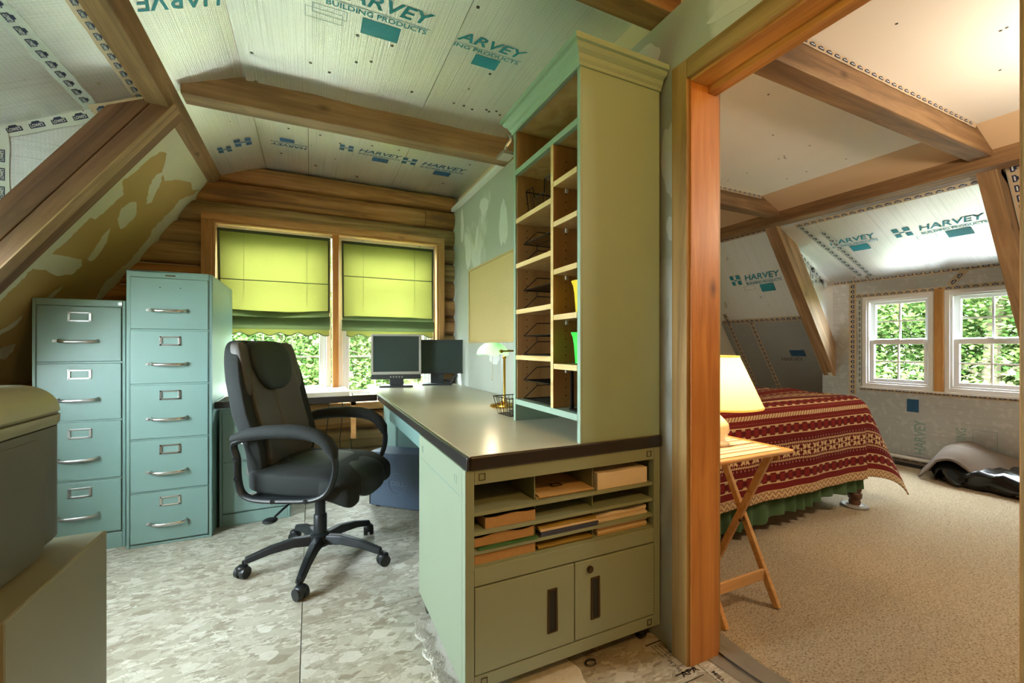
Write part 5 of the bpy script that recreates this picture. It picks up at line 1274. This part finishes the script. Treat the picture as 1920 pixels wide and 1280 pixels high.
# ================================================================ ceiling lamps out of view, the bedroom one added for brightness
def ceiling_bulb(label, loc, watts, col):
    t = thing('ceiling_lamp', label, 'ceiling lamp', loc)
    MB().lathe([(0,0),(.06,0),(.06,-.015),(.045,-.03),(0,-.034)], n=24).build('ceiling_rose', SKIN_W, t, smooth=True)
    MB().cyl((0,0,-.03), (0,0,-.36), .004, n=8).build('flex', BLACK, t, smooth=True)
    MB().lathe([(0,-.352),(.012,-.355),(.020,-.37),(.022,-.395),(0,-.395)], n=20).build('lamp_holder', SKIN_W, t, smooth=True)
    b = N('ceiling_bulb_glow'); b.set(color='fff2d8', emit=col + (1,), estr=30.0)
    MB().lathe([(0,-.395),(.013,-.395),(.016,-.415),(.030,-.445),(.028,-.465),(.014,-.478),(0,-.481)], n=20).build('bulb', b.m, t, smooth=True)
    lamp_light('ceiling_lamp_light', (loc[0], loc[1], loc[2]-.45), watts, col, .10)
ceiling_bulb('bare bulb hanging on a black flex over the office entrance', (.80, -.45, ZC), 17.0, (1, .53, .15))
ceiling_bulb('unseen bulb on a black flex added to brighten the bedroom', (2.9, .25, ZC), 24.0, (1, .82, .60))  # added out of frame to lift the bedroom's brightness

# ================================================================ outside: lawn and trees
tag(box('ground', (-40, 45, -30, 60, -3.3, -3.2), GRASS), 'green lawn around the house far below the windows', 'ground', kind='structure')
def tree_mesh(seed, n, rad, h0, h1, leaf, mat, trunk_h, layers):
    rs_ = np.random.RandomState(seed); vs, fs = [], []
    cl = []
    for k in range(layers):
        z = h0 + (h1-h0)*(k+.5)/layers; rr = rad*(.55+.45*math.sin(math.pi*(k+.6)/(layers+.4)))
        for q in range(9): a = rs_.rand()*6.28; r_ = rr*math.sqrt(rs_.rand()); cl.append((r_*math.cos(a), r_*math.sin(a), z + rs_.randn()*.25, .35+.45*rs_.rand()))
    cl = np.array(cl)
    pick = cl[rs_.randint(0, len(cl), n)]
    pos = pick[:, :3] + np.clip(rs_.randn(n, 3), -2, 2)*np.stack([pick[:, 3], pick[:, 3], pick[:, 3]*.32], 1)
    ang = rs_.rand(n)*6.28; tilt = rs_.randn(n)*.55; sz = leaf*(.6+.8*rs_.rand(n))
    u = np.stack([np.cos(ang)*np.cos(tilt), np.sin(ang)*np.cos(tilt), np.sin(tilt)], 1); t2 = rs_.randn(n)*.5
    w = np.stack([-np.sin(ang)*np.cos(t2), np.cos(ang)*np.cos(t2), np.sin(t2)], 1)
    P = np.stack([pos - u*sz[:, None]*.5, pos + w*sz[:, None]*.32 - u*sz[:, None]*.05, pos + u*sz[:, None]*.5, pos - w*sz[:, None]*.32 - u*sz[:, None]*.05], 1).reshape(-1, 3)
    F = np.arange(n*4).reshape(-1, 4)
    me = bpy.data.meshes.new('foliage'); me.from_pydata(P.tolist(), [], F.tolist()); me.materials.append(mat)
    tr = MB(); x = y = 0; pts = []
    for k in range(8): pts.append((x, y, -3.25 + (trunk_h+3.25)*k/7)); x += rs_.randn()*.08; y += rs_.randn()*.08
    tr.tube(pts, [.15-.015*k for k in range(8)], 9)
    for k in range(14):
        b = pts[rs_.randint(2, 8)]; a = rs_.rand()*6.28; L = rad*(.5+.5*rs_.rand())
        tr.tube([b, (b[0]+math.cos(a)*L*.5, b[1]+math.sin(a)*L*.5, b[2]+.35), (b[0]+math.cos(a)*L, b[1]+math.sin(a)*L, b[2]+.55)], [.035, .022, .008], 5)
    tm = bpy.data.meshes.new('trunk'); tm.from_pydata([tuple(v) for v in tr.v], [], tr.f); tm.materials.append(BARK)
    return me, tm
TREES = {'maple': tree_mesh(1, 42000, 1.9, -2.4, 3.6, .075, LEAF_A, 3.4, 9), 'beech': tree_mesh(2, 42000, 1.8, -2.8, 3.2, .068, LEAF_B, 3.2, 9), 'pale': tree_mesh(3, 36000, 1.7, -3.0, 2.2, .065, LEAF_C, 2.4, 8)}
def tree(kind, x, y, s, rz, label, group):
    t = thing({'maple': 'maple_tree', 'beech': 'beech_tree', 'pale': 'pale_leaved_tree'}[kind], label, 'tree', (x, y, -3.2), rz, group)
    for nm, me in zip(('foliage', 'trunk'), TREES[kind]):
        o = link(nm, me, None, t); o.location = (0, 0, 3.2); o.scale = (s, s, 1)
rnd = random.Random(21); KL = {'maple': 'bright green', 'beech': 'dark green', 'pale': 'pale yellowish'}
for i in range(13):
    k = ('pale', 'maple', 'beech', 'maple')[i % 4]; row = i // 5
    tree(k, -4.6+2.1*(i % 5)+rnd.uniform(-.5,.5)+row*.7, 9.2+row*3.0+rnd.uniform(-.6,.6), rnd.uniform(1.0, 1.3), rnd.random()*6, KL[k] + ' leafy tree seen through the double office window', KL[k] + ' trees outside the office window')
for i in range(13):
    k = ('maple', 'beech', 'maple', 'beech')[i % 4]; row = i // 5
    tree(k, 10.6+row*2.9+rnd.uniform(-.5,.5), -.6+2.0*(i % 5)+rnd.uniform(-.5,.5)+row*.5, rnd.uniform(1.0, 1.3), rnd.random()*6, KL[k] + ' leafy tree seen through the bedroom windows', KL[k] + ' trees outside the bedroom windows')
